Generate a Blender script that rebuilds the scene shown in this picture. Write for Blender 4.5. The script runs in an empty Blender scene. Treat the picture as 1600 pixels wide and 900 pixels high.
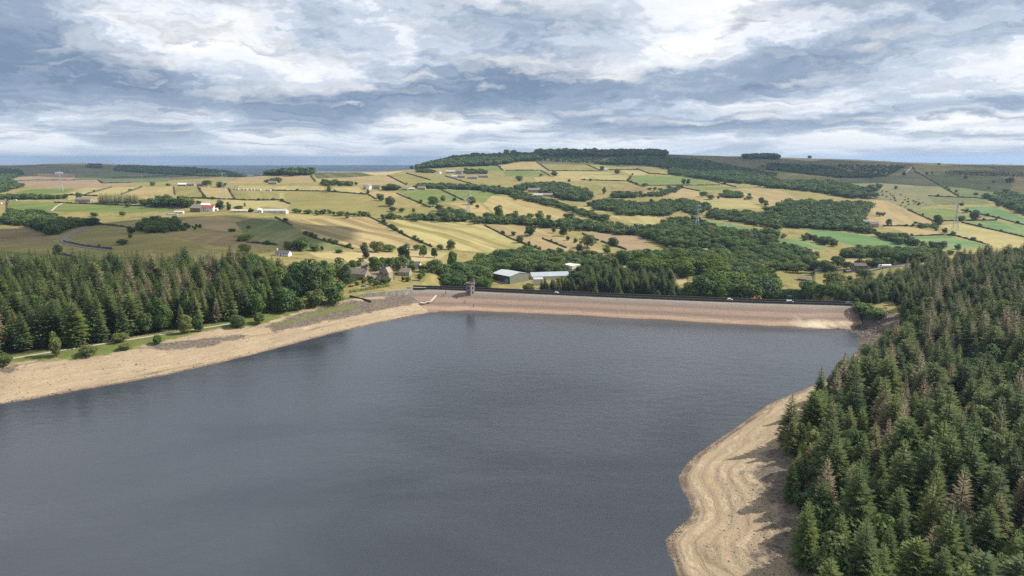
import bpy, math, random
import numpy as np
from mathutils import Vector, Matrix

rnd = random.Random(11)
rng = np.random.default_rng(11)
scene = bpy.context.scene
COL = scene.collection
R = math.radians

# ------------------------------------------------------------------ camera
CAM_H, PITCH, FPX = 118.0, R(10.72), 1067.0
cam_d = bpy.data.cameras.new("camera")
cam_d.sensor_width = 36.0
cam_d.lens = 36.0 * FPX / 1600.0
cam_d.clip_start = 1.0
cam_d.clip_end = 60000.0
cam = bpy.data.objects.new("camera", cam_d)
cam.location = (0, 0, CAM_H)
cam.rotation_euler = (R(90) - PITCH, 0, 0)
COL.objects.link(cam)
scene.camera = cam

# ------------------------------------------------------------------ sun, sky, exposure
SUN_AZ, SUN_EL = R(78), R(43)           # from the view direction towards the right
to_sun = Vector((math.sin(SUN_AZ) * math.cos(SUN_EL), math.cos(SUN_AZ) * math.cos(SUN_EL), math.sin(SUN_EL)))
sun_d = bpy.data.lights.new("sun", 'SUN')
sun_d.energy = 5.0
sun_d.angle = R(0.53)
sun_d.color = (1.0, 0.945, 0.85)
sun = bpy.data.objects.new("sun", sun_d)
sun.rotation_euler = to_sun.to_track_quat('Z', 'Y').to_euler()
sun.location = (400, 0, 600)
COL.objects.link(sun)

scene.view_settings.view_transform = 'Standard'
scene.view_settings.look = 'None'
scene.view_settings.exposure = 0.40
scene.view_settings.gamma = 1.0
scene.view_settings.use_curve_mapping = False
scene.cycles.max_bounces = 6
scene.cycles.diffuse_bounces = 3
scene.cycles.glossy_bounces = 2
scene.cycles.transmission_bounces = 2
scene.cycles.volume_bounces = 0
scene.cycles.transparent_max_bounces = 12
scene.cycles.use_adaptive_sampling = True
scene.cycles.adaptive_threshold = 0.01
scene.cycles.use_denoising = False


class NT:
    """small helper for node trees"""
    def __init__(self, tree):
        self.t = tree
        self.t.nodes.clear()

    def n(self, typ, ins=None, **props):
        nd = self.t.nodes.new(typ)
        for k, v in props.items():
            setattr(nd, k, v)
        for k, v in (ins or {}).items():
            sock = nd.inputs[k]
            if hasattr(v, 'is_output') or isinstance(v, bpy.types.NodeSocket):
                self.t.links.new(v, sock)
            else:
                sock.default_value = v
        return nd

    def math(self, op, a, b=None, c=None, clamp=False):
        nd = self.n('ShaderNodeMath', operation=op, use_clamp=clamp)
        for i, v in enumerate((a, b, c)):
            if v is None:
                continue
            if isinstance(v, bpy.types.NodeSocket):
                self.t.links.new(v, nd.inputs[i])
            else:
                nd.inputs[i].default_value = v
        return nd.outputs[0]

    def vmath(self, op, a, b=None, scale=None):
        nd = self.n('ShaderNodeVectorMath', operation=op)
        for i, v in enumerate((a, b)):
            if v is None:
                continue
            if isinstance(v, bpy.types.NodeSocket):
                self.t.links.new(v, nd.inputs[i])
            else:
                nd.inputs[i].default_value = v
        if scale is not None:
            nd.inputs['Scale'].default_value = scale
        return nd.outputs[0]

    def ramp(self, fac, stops, interp='LINEAR'):
        nd = self.n('ShaderNodeValToRGB')
        cr = nd.color_ramp
        cr.interpolation = interp
        while len(cr.elements) < len(stops):
            cr.elements.new(0.5)
        for e, (p, c) in zip(cr.elements, stops):
            e.position = p
            e.color = tuple(c) + (1,) if len(c) == 3 else c
        self.t.links.new(fac, nd.inputs[0])
        return nd.outputs[0]

    def mix(self, fac, a, b, blend='MIX'):
        nd = self.n('ShaderNodeMix', data_type='RGBA', blend_type=blend)
        for sock, v in ((nd.inputs[0], fac), (nd.inputs[6], a), (nd.inputs[7], b)):
            if isinstance(v, bpy.types.NodeSocket):
                self.t.links.new(v, sock)
            else:
                sock.default_value = v if isinstance(v, (int, float)) else (tuple(v) + (1,))[:4]
        return nd.outputs[2]

    def rng(self, v, a, b, c=0.0, d=1.0, smooth=False):
        nd = self.n('ShaderNodeMapRange', interpolation_type='SMOOTHSTEP' if smooth else 'LINEAR')
        nd.clamp = True
        self.t.links.new(v, nd.inputs[0])
        for i, x in enumerate((a, b, c, d)):
            nd.inputs[1 + i].default_value = x
        return nd.outputs[0]

    def noise(self, vec, scale, detail=4.0, rough=0.5, dist=0.0, color=False):
        nd = self.n('ShaderNodeTexNoise', {'Scale': scale, 'Detail': detail, 'Roughness': rough, 'Distortion': dist})
        if vec is not None:
            self.t.links.new(vec, nd.inputs['Vector'])
        return nd.outputs[1 if color else 0]


def make_world():
    w = bpy.data.worlds.new("World")
    scene.world = w
    w.use_nodes = True
    t = NT(w.node_tree)
    tc = t.n('ShaderNodeTexCoord')
    d = t.vmath('NORMALIZE', tc.outputs['Generated'])
    sx = t.n('ShaderNodeSeparateXYZ', {0: d})
    zz = t.math('ADD', t.math('MAXIMUM', sx.outputs[2], 0.0), 0.085)
    px = t.math('DIVIDE', sx.outputs[0], zz)
    py = t.math('DIVIDE', sx.outputs[1], zz)
    p = t.n('ShaderNodeCombineXYZ', {0: px, 1: py, 2: 0.0}).outputs[0]
    # heaped tops and ragged edges: small warps in direction space
    pd = t.n('ShaderNodeMapping', {0: d, 3: (7.0, 7.0, 17.0)}).outputs[0]
    wob = t.vmath('SUBTRACT', t.noise(pd, 1.5, 8, 0.60, 0.0, True), (0.5, 0.5, 0.5))
    pw = t.vmath('ADD', p, t.vmath('MULTIPLY', wob, (1.15, 1.9, 0.0)))
    ps = t.n('ShaderNodeMapping', {0: pw, 1: (SKY_OX, SKY_OY, 0.0), 3: (0.62, 0.55, 1.0)}).outputs[0]

    def field(off):
        q = t.vmath('ADD', ps, off) if off else ps
        a_ = t.noise(q, 1.05, 8, 0.53, 0.0)
        b_ = t.noise(t.vmath('ADD', q, (17.3, 4.1, 0.0)), 0.45, 2, 0.5, 0.0)
        return t.math('ADD', t.math('MULTIPLY', a_, 0.64), t.math('MULTIPLY', b_, 0.36))
    D = field(None)
    rel = t.math('MULTIPLY', t.math('SUBTRACT', D, field((0.08, -0.22, 0.0))), 4.4)      # lit rims against shaded bases
    fine = t.noise(pd, 5.0, 6, 0.65, 0.3)
    T = t.math('ADD', D, t.math('MULTIPLY', t.math('SUBTRACT', fine, 0.5), 0.055))
    ccol = t.ramp(T, [(0.36, (0.62, 0.74, 0.90)), (0.425, (1.0, 1.0, 1.0)), (0.468, (0.84, 0.885, 0.95)),
                      (0.497, (0.56, 0.645, 0.765)), (0.535, (0.33, 0.42, 0.555)), (0.605, (0.20, 0.285, 0.415))], 'EASE')
    ccol = t.mix(t.rng(rel, 0.03, 0.50, 0.0, 0.72), ccol, (1.0, 1.0, 1.0))
    ccol = t.mix(t.rng(rel, -0.42, -0.02, 0.80, 0.0), ccol, (0.22, 0.305, 0.43))
    cov = t.rng(T, 0.31, 0.41, 0.55, 1.0, True)
    sky = t.n('ShaderNodeTexSky', sky_type='NISHITA', sun_disc=False, sun_elevation=SUN_EL, sun_rotation=SUN_AZ,
              altitude=240.0, air_density=1.0, dust_density=1.2, ozone_density=1.0)
    # clouds are given in display units; the background runs at 0.08
    col = t.mix(cov, sky.outputs[0], t.vmath('SCALE', ccol, None, 10.0))
    low = t.rng(sx.outputs[2], -0.01, 0.065, 0.62, 0.0, True)
    col = t.mix(low, col, (6.6, 7.4, 8.4))
    bg = t.n('ShaderNodeBackground', {'Color': col, 'Strength': 0.08})
    t.n('ShaderNodeOutputWorld', {'Surface': bg.outputs[0]})


SKY_OX, SKY_OY = 3.3, 1.2
make_world()
# ------------------------------------------------------------------ picking points of the place
def ray(px, py):
    u, v = (px - 800.0) / FPX, (450.0 - py) / FPX
    return np.array([u, math.cos(PITCH) + v * math.sin(PITCH), -math.sin(PITCH) + v * math.cos(PITCH)])


def at_z(px, py, z):
    d = ray(px, py)
    s = (z - CAM_H) / d[2]
    return np.array([d[0] * s, d[1] * s, z])


def at_y(px, py, Y):
    d = ray(px, py)
    s = Y / d[1]
    return np.array([d[0] * s, Y, CAM_H + d[2] * s])


def project(x, y, z):
    x, y, z = np.asarray(x, float), np.asarray(y, float), np.asarray(z, float) - CAM_H
    f = y * math.cos(PITCH) - z * math.sin(PITCH)
    up = y * math.sin(PITCH) + z * math.cos(PITCH)
    f = np.maximum(f, 1e-3)
    return 800 + FPX * x / f, 450 - FPX * up / f


def seg_dist(x, y, pts):
    best = np.full(np.shape(x), 1e9)
    for (ax, ay), (bx, by) in zip(pts[:-1], pts[1:]):
        dx, dy = bx - ax, by - ay
        L = dx * dx + dy * dy + 1e-9
        tt = np.clip(((x - ax) * dx + (y - ay) * dy) / L, 0, 1)
        best = np.minimum(best, np.hypot(x - ax - tt * dx, y - ay - tt * dy))
    return best


def inside(x, y, poly):
    x, y = np.asarray(x), np.asarray(y)
    c = np.zeros(x.shape, bool)
    n = len(poly)
    for i in range(n):
        x1, y1 = poly[i]
        x2, y2 = poly[(i + 1) % n]
        if y1 == y2:
            continue
        k = ((y1 > y) != (y2 > y)) & (x < (x2 - x1) * (y - y1) / (y2 - y1) + x1)
        c ^= k
    return c


def sstep(a, b, v):
    t = np.clip((v - a) / (b - a), 0, 1)
    return t * t * (3 - 2 * t)


def vnoise(x, y, seed=0):
    xi, yi = np.floor(x).astype(np.int64), np.floor(y).astype(np.int64)
    fx, fy = x - xi, y - yi
    fx, fy = fx * fx * (3 - 2 * fx), fy * fy * (3 - 2 * fy)

    def h(a, b):
        n = (a * 374761393 + b * 668265263 + seed * 974634777) & 0xFFFFFFFF
        n = ((n ^ (n >> 13)) * 1274126177) & 0xFFFFFFFF
        return ((n ^ (n >> 16)) & 0xFFFF) / 65535.0
    return (h(xi, yi) * (1 - fx) + h(xi + 1, yi) * fx) * (1 - fy) + (h(xi, yi + 1) * (1 - fx) + h(xi + 1, yi + 1) * fx) * fy - 0.5


def fbm(x, y, seed=0, octv=4):
    s, a = 0, 1.0
    for o in range(octv):
        s = s + a * vnoise(x * 2 ** o, y * 2 ** o, seed + o)
        a *= 0.5
    return s


# ------------------------------------------------------------------ shoreline (water level z = 0)
LEFT_PX = [(0, 632), (60, 622), (130, 609), (200, 597), (260, 586), (330, 570), (400, 553), (460, 537), (520, 521), (560, 512), (600, 503), (640, 495), (672, 489), (700, 486.5)]
DAM_PX = [(700, 486.5), (740, 486), (800, 488), (900, 493), (1000, 498.5), (1100, 504), (1200, 509), (1300, 514), (1322, 517), (1345, 524)]
RIGHT_PX = [(1345, 524), (1340, 545), (1318, 576), (1276, 600), (1238, 615), (1200, 632), (1172, 652), (1150, 668), (1128, 682), (1107, 697), (1088, 710), (1070, 728), (1060, 745), (1063, 760), (1073, 778), (1081, 800), (1075, 812), (1056, 826), (1040, 843), (1042, 860), (1052, 880), (1058, 900)]
left_sh = [tuple(at_z(x, y, 0)[:2]) for x, y in LEFT_PX]
dam_sh = [tuple(at_z(x, y, 0)[:2]) for x, y in DAM_PX]
right_sh = [tuple(at_z(x, y, 0)[:2]) for x, y in RIGHT_PX]
l0, r1 = left_sh[0], right_sh[-1]
left_sh = [(l0[0] - 700, l0[1] - 420), (l0[0] - 330, l0[1] - 130), (l0[0] - 110, l0[1] - 32)] + left_sh
right_sh = right_sh + [(r1[0] + 12, r1[1] - 25), (r1[0] + 8, r1[1] - 80), (r1[0] + 20, r1[1] - 200), (r1[0] - 30, -500)]
water_poly = left_sh + dam_sh[1:] + right_sh[1:] + [(-900, -500)]
DAM_TOP = 10.5

# far ground: per picture column, (row, distance) pairs of the ground seen there
FAR = {
    -300: [(385, 620), (345, 950), (312, 1350), (292, 1800), (278, 3000), (263, 4500)],
    0: [(398, 640), (375, 800), (350, 980), (330, 1150), (312, 1400), (298, 1750), (286, 2500), (270, 3600), (258.5, 4600)],
    100: [(398, 640), (385, 740), (350, 980), (330, 1150), (312, 1400), (300, 1650), (289, 2000), (284, 2900), (270, 3700), (255, 4700)],
    250: [(390, 680), (350, 960), (335, 1100), (318, 1280), (300, 1550), (288, 1850), (281, 3000), (266, 4200), (257.5, 4800)],
    350: [(388, 700), (360, 880), (335, 1080), (312, 1250), (295, 1550), (284, 1900), (276, 2900), (264, 4600)],
    430: [(392, 690), (350, 950), (330, 1120), (300, 1500), (285, 1850), (273, 2250)],
    550: [(420, 650), (392, 780), (350, 1020), (330, 1150), (300, 1500), (280, 1900), (268, 2300)],
    650: [(425, 650), (395, 790), (345, 1080), (320, 1280), (300, 1550), (280, 1950), (268, 2350), (263, 2550)],
    690: [(415, 720), (395, 800), (345, 1090), (320, 1290), (300, 1570), (280, 1970), (267, 2380), (256, 2600), (247, 2800)],
    750: [(405, 800), (345, 1100), (320, 1300), (300, 1600), (280, 2000), (265, 2450), (250, 2750), (240.5, 2950)],
    850: [(410, 800), (380, 900), (355, 1080), (330, 1260), (300, 1650), (275, 2150), (255, 2600), (244, 2850), (236.5, 3050)],
    1000: [(410, 780), (390, 880), (360, 1050), (330, 1280), (300, 1650), (275, 2150), (256, 2650), (241, 2950), (238, 3100)],
    1150: [(412, 790), (380, 930), (350, 1140), (320, 1400), (300, 1700), (275, 2250), (255, 2750), (244.5, 3050)],
    1300: [(428, 760), (412, 840), (380, 980), (350, 1180), (320, 1450), (300, 1750), (275, 2300), (255, 2850), (248, 3100)],
    1450: [(430, 760), (412, 850), (380, 980), (355, 1130), (330, 1350), (300, 1750), (275, 2300), (257, 2950)],
    1600: [(425, 780), (395, 950), (368, 1080), (340, 1280), (310, 1650), (285, 2100), (265, 2650), (259, 2950)],
    1900: [(425, 780), (395, 950), (368, 1080), (340, 1280), (310, 1650), (285, 2100), (265, 2650), (259, 2950)],
}
BEHIND = {-300: [(5200, 70), (9000, -60)], 0: [(5200, 72), (9000, -60)], 100: [(5200, 78), (9000, -60)], 250: [(5200, 70), (9000, -60)],
          350: [(5400, 40), (8000, -70)], 430: [(2700, 40), (3300, -20), (4500, -70)], 550: [(2700, 50), (3300, -10), (4500, -70)],
          650: [(3000, 40), (3600, -10), (5000, -70)], 690: [(3100, 95), (3800, 30), (6000, -65)], 750: [(3300, 130), (4200, 60), (7000, -60)]}

rows = np.concatenate([np.geomspace(118, 600, 430), np.geomspace(600, 3300, 330)[1:], np.geomspace(3300, 30000, 70)[1:]])
uf = np.arange(-0.80, 0.8001, 0.002)
cols = np.concatenate([np.linspace(-2.6, -0.80, 46)[:-1], uf, np.linspace(0.80, 2.6, 46)[1:]])


def box1(a, k, axis):
    ker = np.ones(k) / k
    pad = [(0, 0), (0, 0)]
    pad[axis] = (k // 2, k // 2)
    return np.apply_along_axis(lambda m: np.convolve(m, ker, 'valid'), axis, np.pad(a, pad, mode='edge'))


def far_grid():
    lr = np.log(rows)
    cu, cz = [], []
    for px in sorted(FAR):
        ent = FAR[px]
        pts = [(Y, at_y(px, py, Y)[2]) for py, Y in ent]
        u = np.mean([at_y(px, py, Y)[0] / Y for py, Y in ent])
        if px in BEHIND:
            pts += BEHIND[px]
        else:
            pts += [(ent[-1][1] + 700, pts[-1][1] - 4), (5500, pts[-1][1] - 45), (9000, -60)]
        pts += [(14000, -95), (30000, -150)]
        z = np.interp(lr, np.log([q[0] for q in pts]), [q[1] for q in pts])
        cu.append(u)
        cz.append(z)
    cz = np.array(cz)
    Z = np.empty((len(rows), len(cols)))
    for i in range(len(rows)):
        Z[i] = np.interp(cols, cu, cz[:, i])
    Z[:, 45:-45] = box1(Z[:, 45:-45], 31, 1)
    Z[:, 45:-45] = box1(Z[:, 45:-45], 31, 1)
    zf = Z[430:760]
    Z[430:760] = box1(box1(zf, 11, 0), 7, 0)
    return Z


GY = np.repeat(rows[:, None], len(cols), 1)
GX = GY * cols[None, :]
ZF = far_grid()
ZF += sstep(650, 1000, GY) * (7.0 * fbm(GX / 260.0, GY / 260.0, 3, 3) + 2.0 * fbm(GX / 60, GY / 60, 8, 2)) * np.where(GY > 3500, 1.5, 1)
DL, DD, DR = (seg_dist(GX, GY, s) for s in (left_sh, dam_sh, right_sh))
IN = inside(GX, GY, water_poly)
WIG = 1.3 * fbm(GX / 14, GY / 14, 21, 3)
fl = np.where(DL < 48, 0.172 * DL, 8.25 + 0.03 * np.minimum(DL - 48, 200)) + 0.25 * WIG * sstep(4, 20, DL)
fr = np.where(DR < 44, 0.172 * DR, 7.57 + (0.165 * np.minimum(DR - 44, 170) + 0.08 * np.maximum(DR - 214, 0)) * (1 - 0.72 * sstep(400, 660, GY))) + 0.3 * WIG * sstep(4, 20, DR)
fr = np.minimum(fr, 62)
fr = fr * (1 - 0.92 * sstep(505, 620, GY) * (1 - sstep(300, 430, GX)))
fr = fr - 10 * sstep(560, 660, GY) * (1 - sstep(300, 430, GX))
fd = -1.0 - 12.0 * sstep(5, 45, DD)
wl, wd, wr = (1 / (q + 2.0) ** 3 for q in (DL, DD, DR))
wd = wd * sstep(-80, -40, GX) * (1 - sstep(222, 262, GX)) * 4 + 1e-12
ZN = (wl * fl + wd * fd + wr * fr) / (wl + wd + wr)
ZIN = -0.2 * np.minimum(np.minimum(DL, DR), DD + 1.5)
ZN = np.where(IN, np.maximum(ZIN, -5), ZN)
# strand lines: the falling water level left little steps on the beaches
dsh = np.minimum(DL, DR)
zw = ZN + 0.65 * fbm(GX / 34, GY / 34, 33, 4)
stepz = np.floor(zw / 0.8) * 0.8 + 0.8 * sstep(0.5, 1.0, (zw / 0.8) % 1.0)
ZN = np.where((~IN) & (dsh < 46) & (dsh > 1.0), ZN * 0.35 + (stepz - (zw - ZN)) * 0.65, ZN)
wblend = np.where(GX / GY > 0.45, sstep(640, 930, GY), sstep(600, 790, GY))
GZ = ZN * (1 - wblend) + ZF * wblend


def gz(x, y):
    """height of the ground at a map point"""
    x, y = np.asarray(x, float), np.asarray(y, float)
    i = np.clip(np.searchsorted(rows, y) - 1, 0, len(rows) - 2)
    u = x / np.maximum(y, 1)
    j = np.clip(np.searchsorted(cols, u) - 1, 0, len(cols) - 2)
    a = np.clip((y - rows[i]) / (rows[i + 1] - rows[i]), 0, 1)
    b = np.clip((u - cols[j]) / (cols[j + 1] - cols[j]), 0, 1)
    return (GZ[i, j] * (1 - a) + GZ[i + 1, j] * a) * (1 - b) + (GZ[i, j + 1] * (1 - a) + GZ[i + 1, j + 1] * a) * b


def hit(px, py):
    """where the line of sight through a picture point meets the ground"""
    d = ray(px, py)
    u = d[0] / d[1]
    j = int(np.clip(np.searchsorted(cols, u) - 1, 0, len(cols) - 2))
    b = (u - cols[j]) / (cols[j + 1] - cols[j])
    zc = GZ[:, j] * (1 - b) + GZ[:, j + 1] * b
    zr = CAM_H + rows * d[2] / d[1]
    k = np.nonzero(zc >= zr)[0]
    if len(k) == 0:
        k = [int(np.argmin(zr - zc))]
    k = max(int(k[0]), 1)
    e0, e1 = zr[k - 1] - zc[k - 1], zr[k] - zc[k]
    t = e0 / (e0 - e1) if e0 != e1 else 0
    Y = rows[k - 1] + min(max(t, 0), 1) * (rows[k] - rows[k - 1])
    x = u * Y
    return np.array([x, Y, float(gz(x, Y))])


ZONE = {1: (0, 230, 4), 2: (400, 230, 4), 3: (800, 230, 4), 4: (1200, 230, 4), 0: (0, 0, 1), 5: (400, 380, 4), 6: (0, 380, 4)}


def zp(zone, x, y):
    ox, oy, s = ZONE[zone]
    return ox + x / s, oy + y / s


def trace(zone, pts, closed=False, step=5.0):
    """a traced outline laid on the ground: list of (x, y, z)"""
    q = [zp(zone, *p) for p in pts]
    if closed:
        q = q + [q[0]]
    out = []
    for a, b in zip(q[:-1], q[1:]):
        n = max(1, int(math.hypot(b[0] - a[0], b[1] - a[1]) / step))
        out += [hit(a[0] + (b[0] - a[0]) * k / n, a[1] + (b[1] - a[1]) * k / n) for k in range(n)]
    if not closed:
        out.append(hit(*q[-1]))
    return out
# ------------------------------------------------------------------ mesh helpers
def tag(o, label=None, cat=None, group=None, kind=None):
    if label:
        o['label'] = label
    if cat:
        o['category'] = cat
    if group:
        o['group'] = group
    if kind:
        o['kind'] = kind
    return o


NAMED = {}


def uname(name):
    """plain name first, then Blender's own kind of suffix"""
    k = NAMED.get(name, 0)
    NAMED[name] = k + 1
    return name if k == 0 else '%s.%03d' % (name, k)


MNAMED = {}


def mname(name):
    k = MNAMED.get(name, 0)
    MNAMED[name] = k + 1
    return '%s_mesh.%04d' % (name, k)


def mesh_np(name, V, F, mats, smooth=True, midx=None):
    V = np.asarray(V, np.float32)
    F = np.asarray(F, np.int32)
    me = bpy.data.meshes.new(mname(name))
    k = F.shape[1]
    me.vertices.add(len(V))
    me.vertices.foreach_set('co', V.ravel())
    me.loops.add(F.size)
    me.loops.foreach_set('vertex_index', F.ravel())
    me.polygons.add(len(F))
    me.polygons.foreach_set('loop_start', np.arange(0, F.size, k, dtype=np.int32))
    if midx is not None:
        me.polygons.foreach_set('material_index', np.asarray(midx, np.int32))
    me.update(calc_edges=True)
    me.polygons.foreach_set('use_smooth', np.full(len(F), smooth, bool))
    for m in mats if isinstance(mats, (list, tuple)) else [mats]:
        me.materials.append(m)
    return me


def link(name, me, parent=None):
    o = bpy.data.objects.new(uname(name), me)
    COL.objects.link(o)
    if parent is not None:
        o.parent = parent
    return o


class MB:
    """collects polygons, then links them as one mesh object"""
    def __init__(self):
        self.v, self.f = [], []

    def add(self, vs, fs):
        b = len(self.v)
        self.v += [tuple(map(float, p)) for p in vs]
        self.f += [tuple(b + i for i in f) for f in fs]
        return self

    def box(self, x0, x1, y0, y1, z0, z1, top=1.0):
        cx, cy = (x0 + x1) / 2, (y0 + y1) / 2
        tx, ty = (x1 - x0) / 2 * top, (y1 - y0) / 2 * top
        vs = [(x0, y0, z0), (x1, y0, z0), (x1, y1, z0), (x0, y1, z0), (cx - tx, cy - ty, z1), (cx + tx, cy - ty, z1), (cx + tx, cy + ty, z1), (cx - tx, cy + ty, z1)]
        return self.add(vs, [(3, 2, 1, 0), (4, 5, 6, 7), (0, 1, 5, 4), (1, 2, 6, 5), (2, 3, 7, 6), (3, 0, 4, 7)])

    def prism(self, prof, x0, x1):
        """profile of (y, z) points drawn out along x"""
        n = len(prof)
        vs = [(x0, y, z) for y, z in prof] + [(x1, y, z) for y, z in prof]
        fs = [tuple(range(n)), tuple(range(2 * n - 1, n - 1, -1))] + [(i, n + i, n + (i + 1) % n, (i + 1) % n) for i in range(n)]
        return self.add(vs, fs)

    def bar(self, a, b, w, n=4, w2=None):
        a, b = Vector(a), Vector(b)
        w2 = w if w2 is None else w2
        d = (b - a).normalized()
        s = d.orthogonal().normalized()
        t = d.cross(s)
        vs = []
        for p, ww in ((a, w), (b, w2)):
            for i in range(n):
                q = 2 * math.pi * (i + 0.5) / n
                vs.append(p + (s * math.cos(q) + t * math.sin(q)) * ww * 0.5)
        fs = [(i, (i + 1) % n, n + (i + 1) % n, n + i) for i in range(n)] + [tuple(range(n - 1, -1, -1)), tuple(range(n, 2 * n))]
        return self.add(vs, fs)

    def build(self, name, mat, parent=None, smooth=False):
        me = bpy.data.meshes.new(mname(name))
        me.from_pydata(self.v, [], self.f)
        me.update()
        if smooth:
            me.polygons.foreach_set('use_smooth', [True] * len(me.polygons))
        me.materials.append(mat)
        return link(name, me, parent)


def empty(name, loc, rz=0.0):
    o = bpy.data.objects.new(uname(name), None)
    COL.objects.link(o)
    o.location = tuple(float(v) for v in loc)
    o.rotation_euler = (0, 0, rz)
    o.empty_display_size = 1.0
    return o


# ------------------------------------------------------------------ materials
MATS = {}


def new_mat(name):
    m = bpy.data.materials.new(name)
    m.use_nodes = True
    t = NT(m.node_tree)
    b = t.n('ShaderNodeBsdfPrincipled')
    b.inputs['Roughness'].default_value = 0.85
    b.inputs['Specular IOR Level'].default_value = 0.25
    t.n('ShaderNodeOutputMaterial', {'Surface': b.outputs[0]})
    MATS[name] = m
    return m, t, b


def put(t, b, key, sock):
    t.t.links.new(sock, b.inputs[key])


def simple(name, col, rough=0.8, var=0.25, scale=0.8, metal=0.0, bump=0.0, var_scale2=None):
    """one colour with blotches, dirt and a little relief"""
    m, t, b = new_mat(name)
    tc = t.n('ShaderNodeTexCoord').outputs['Object']
    n1 = t.noise(tc, scale, 6, 0.6)
    n2 = t.noise(tc, scale * 9, 3, 0.6)
    c = t.mix(t.rng(n1, 0.3, 0.7), tuple(v * (1 - var) for v in col), tuple(min(1, v * (1 + var)) for v in col))
    c = t.mix(t.rng(n2, 0.35, 0.75, 0.0, 0.35), c, tuple(v * 0.6 for v in col))
    put(t, b, 'Base Color', c)
    b.inputs['Roughness'].default_value = rough
    b.inputs['Metallic'].default_value = metal
    if bump:
        bp = t.n('ShaderNodeBump', {'Strength': bump, 'Distance': 0.1, 'Height': n2})
        put(t, b, 'Normal', bp.outputs[0])
    return m


def field_mat(name, striped=False, ang=0.0, period=7.0, amt=1.0):
    m, t, b = new_mat(name)
    oc = t.n('ShaderNodeObjectInfo').outputs['Color']
    pos = t.n('ShaderNodeNewGeometry').outputs['Position']
    big = t.noise(pos, 0.012, 5, 0.6, 0.4)
    mid = t.noise(pos, 0.055, 5, 0.65, 0.2)
    fine = t.noise(pos, 0.6, 4, 0.7)
    c = t.mix(t.rng(big, 0.40, 0.64, 0.0, 0.50), oc, t.mix(0.55, oc, (0.085, 0.115, 0.03)))
    c = t.mix(t.rng(big, 0.58, 0.34, 0.0, 0.42), c, t.mix(0.5, oc, (0.36, 0.27, 0.12)))
    c = t.mix(t.rng(mid, 0.46, 0.66, 0.0, 0.40), c, t.mix(0.6, oc, (0.13, 0.12, 0.045)))
    if striped:
        mp = t.n('ShaderNodeMapping', {0: t.n('ShaderNodeMapping', {0: pos, 2: (0, 0, -ang)}).outputs[0], 3: (0.0022, 1.0 / period, 0.0)}).outputs[0]
        st = t.noise(mp, 1.0, 3, 0.6, 0.15)
        c = t.mix(t.rng(st, 0.49, 0.60, 0.0, 0.55 * amt), c, t.mix(0.75, oc, (0.13, 0.10, 0.035)))
        c = t.mix(t.rng(st, 0.49, 0.38, 0.0, 0.60 * amt), c, t.mix(0.45, oc, (0.50, 0.42, 0.18)))
    c = t.mix(t.rng(fine, 0.25, 0.75, 0.0, 0.35), c, t.mix(0.5, c, (0.03, 0.035, 0.012)))
    put(t, b, 'Base Color', c)
    b.inputs['Roughness'].default_value = 0.95
    b.inputs['Specular IOR Level'].default_value = 0.08
    bp = t.n('ShaderNodeBump', {'Strength': 0.5, 'Distance': 0.5, 'Height': t.noise(pos, 0.35, 5, 0.7)})
    put(t, b, 'Normal', bp.outputs[0])
    return m


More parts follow.
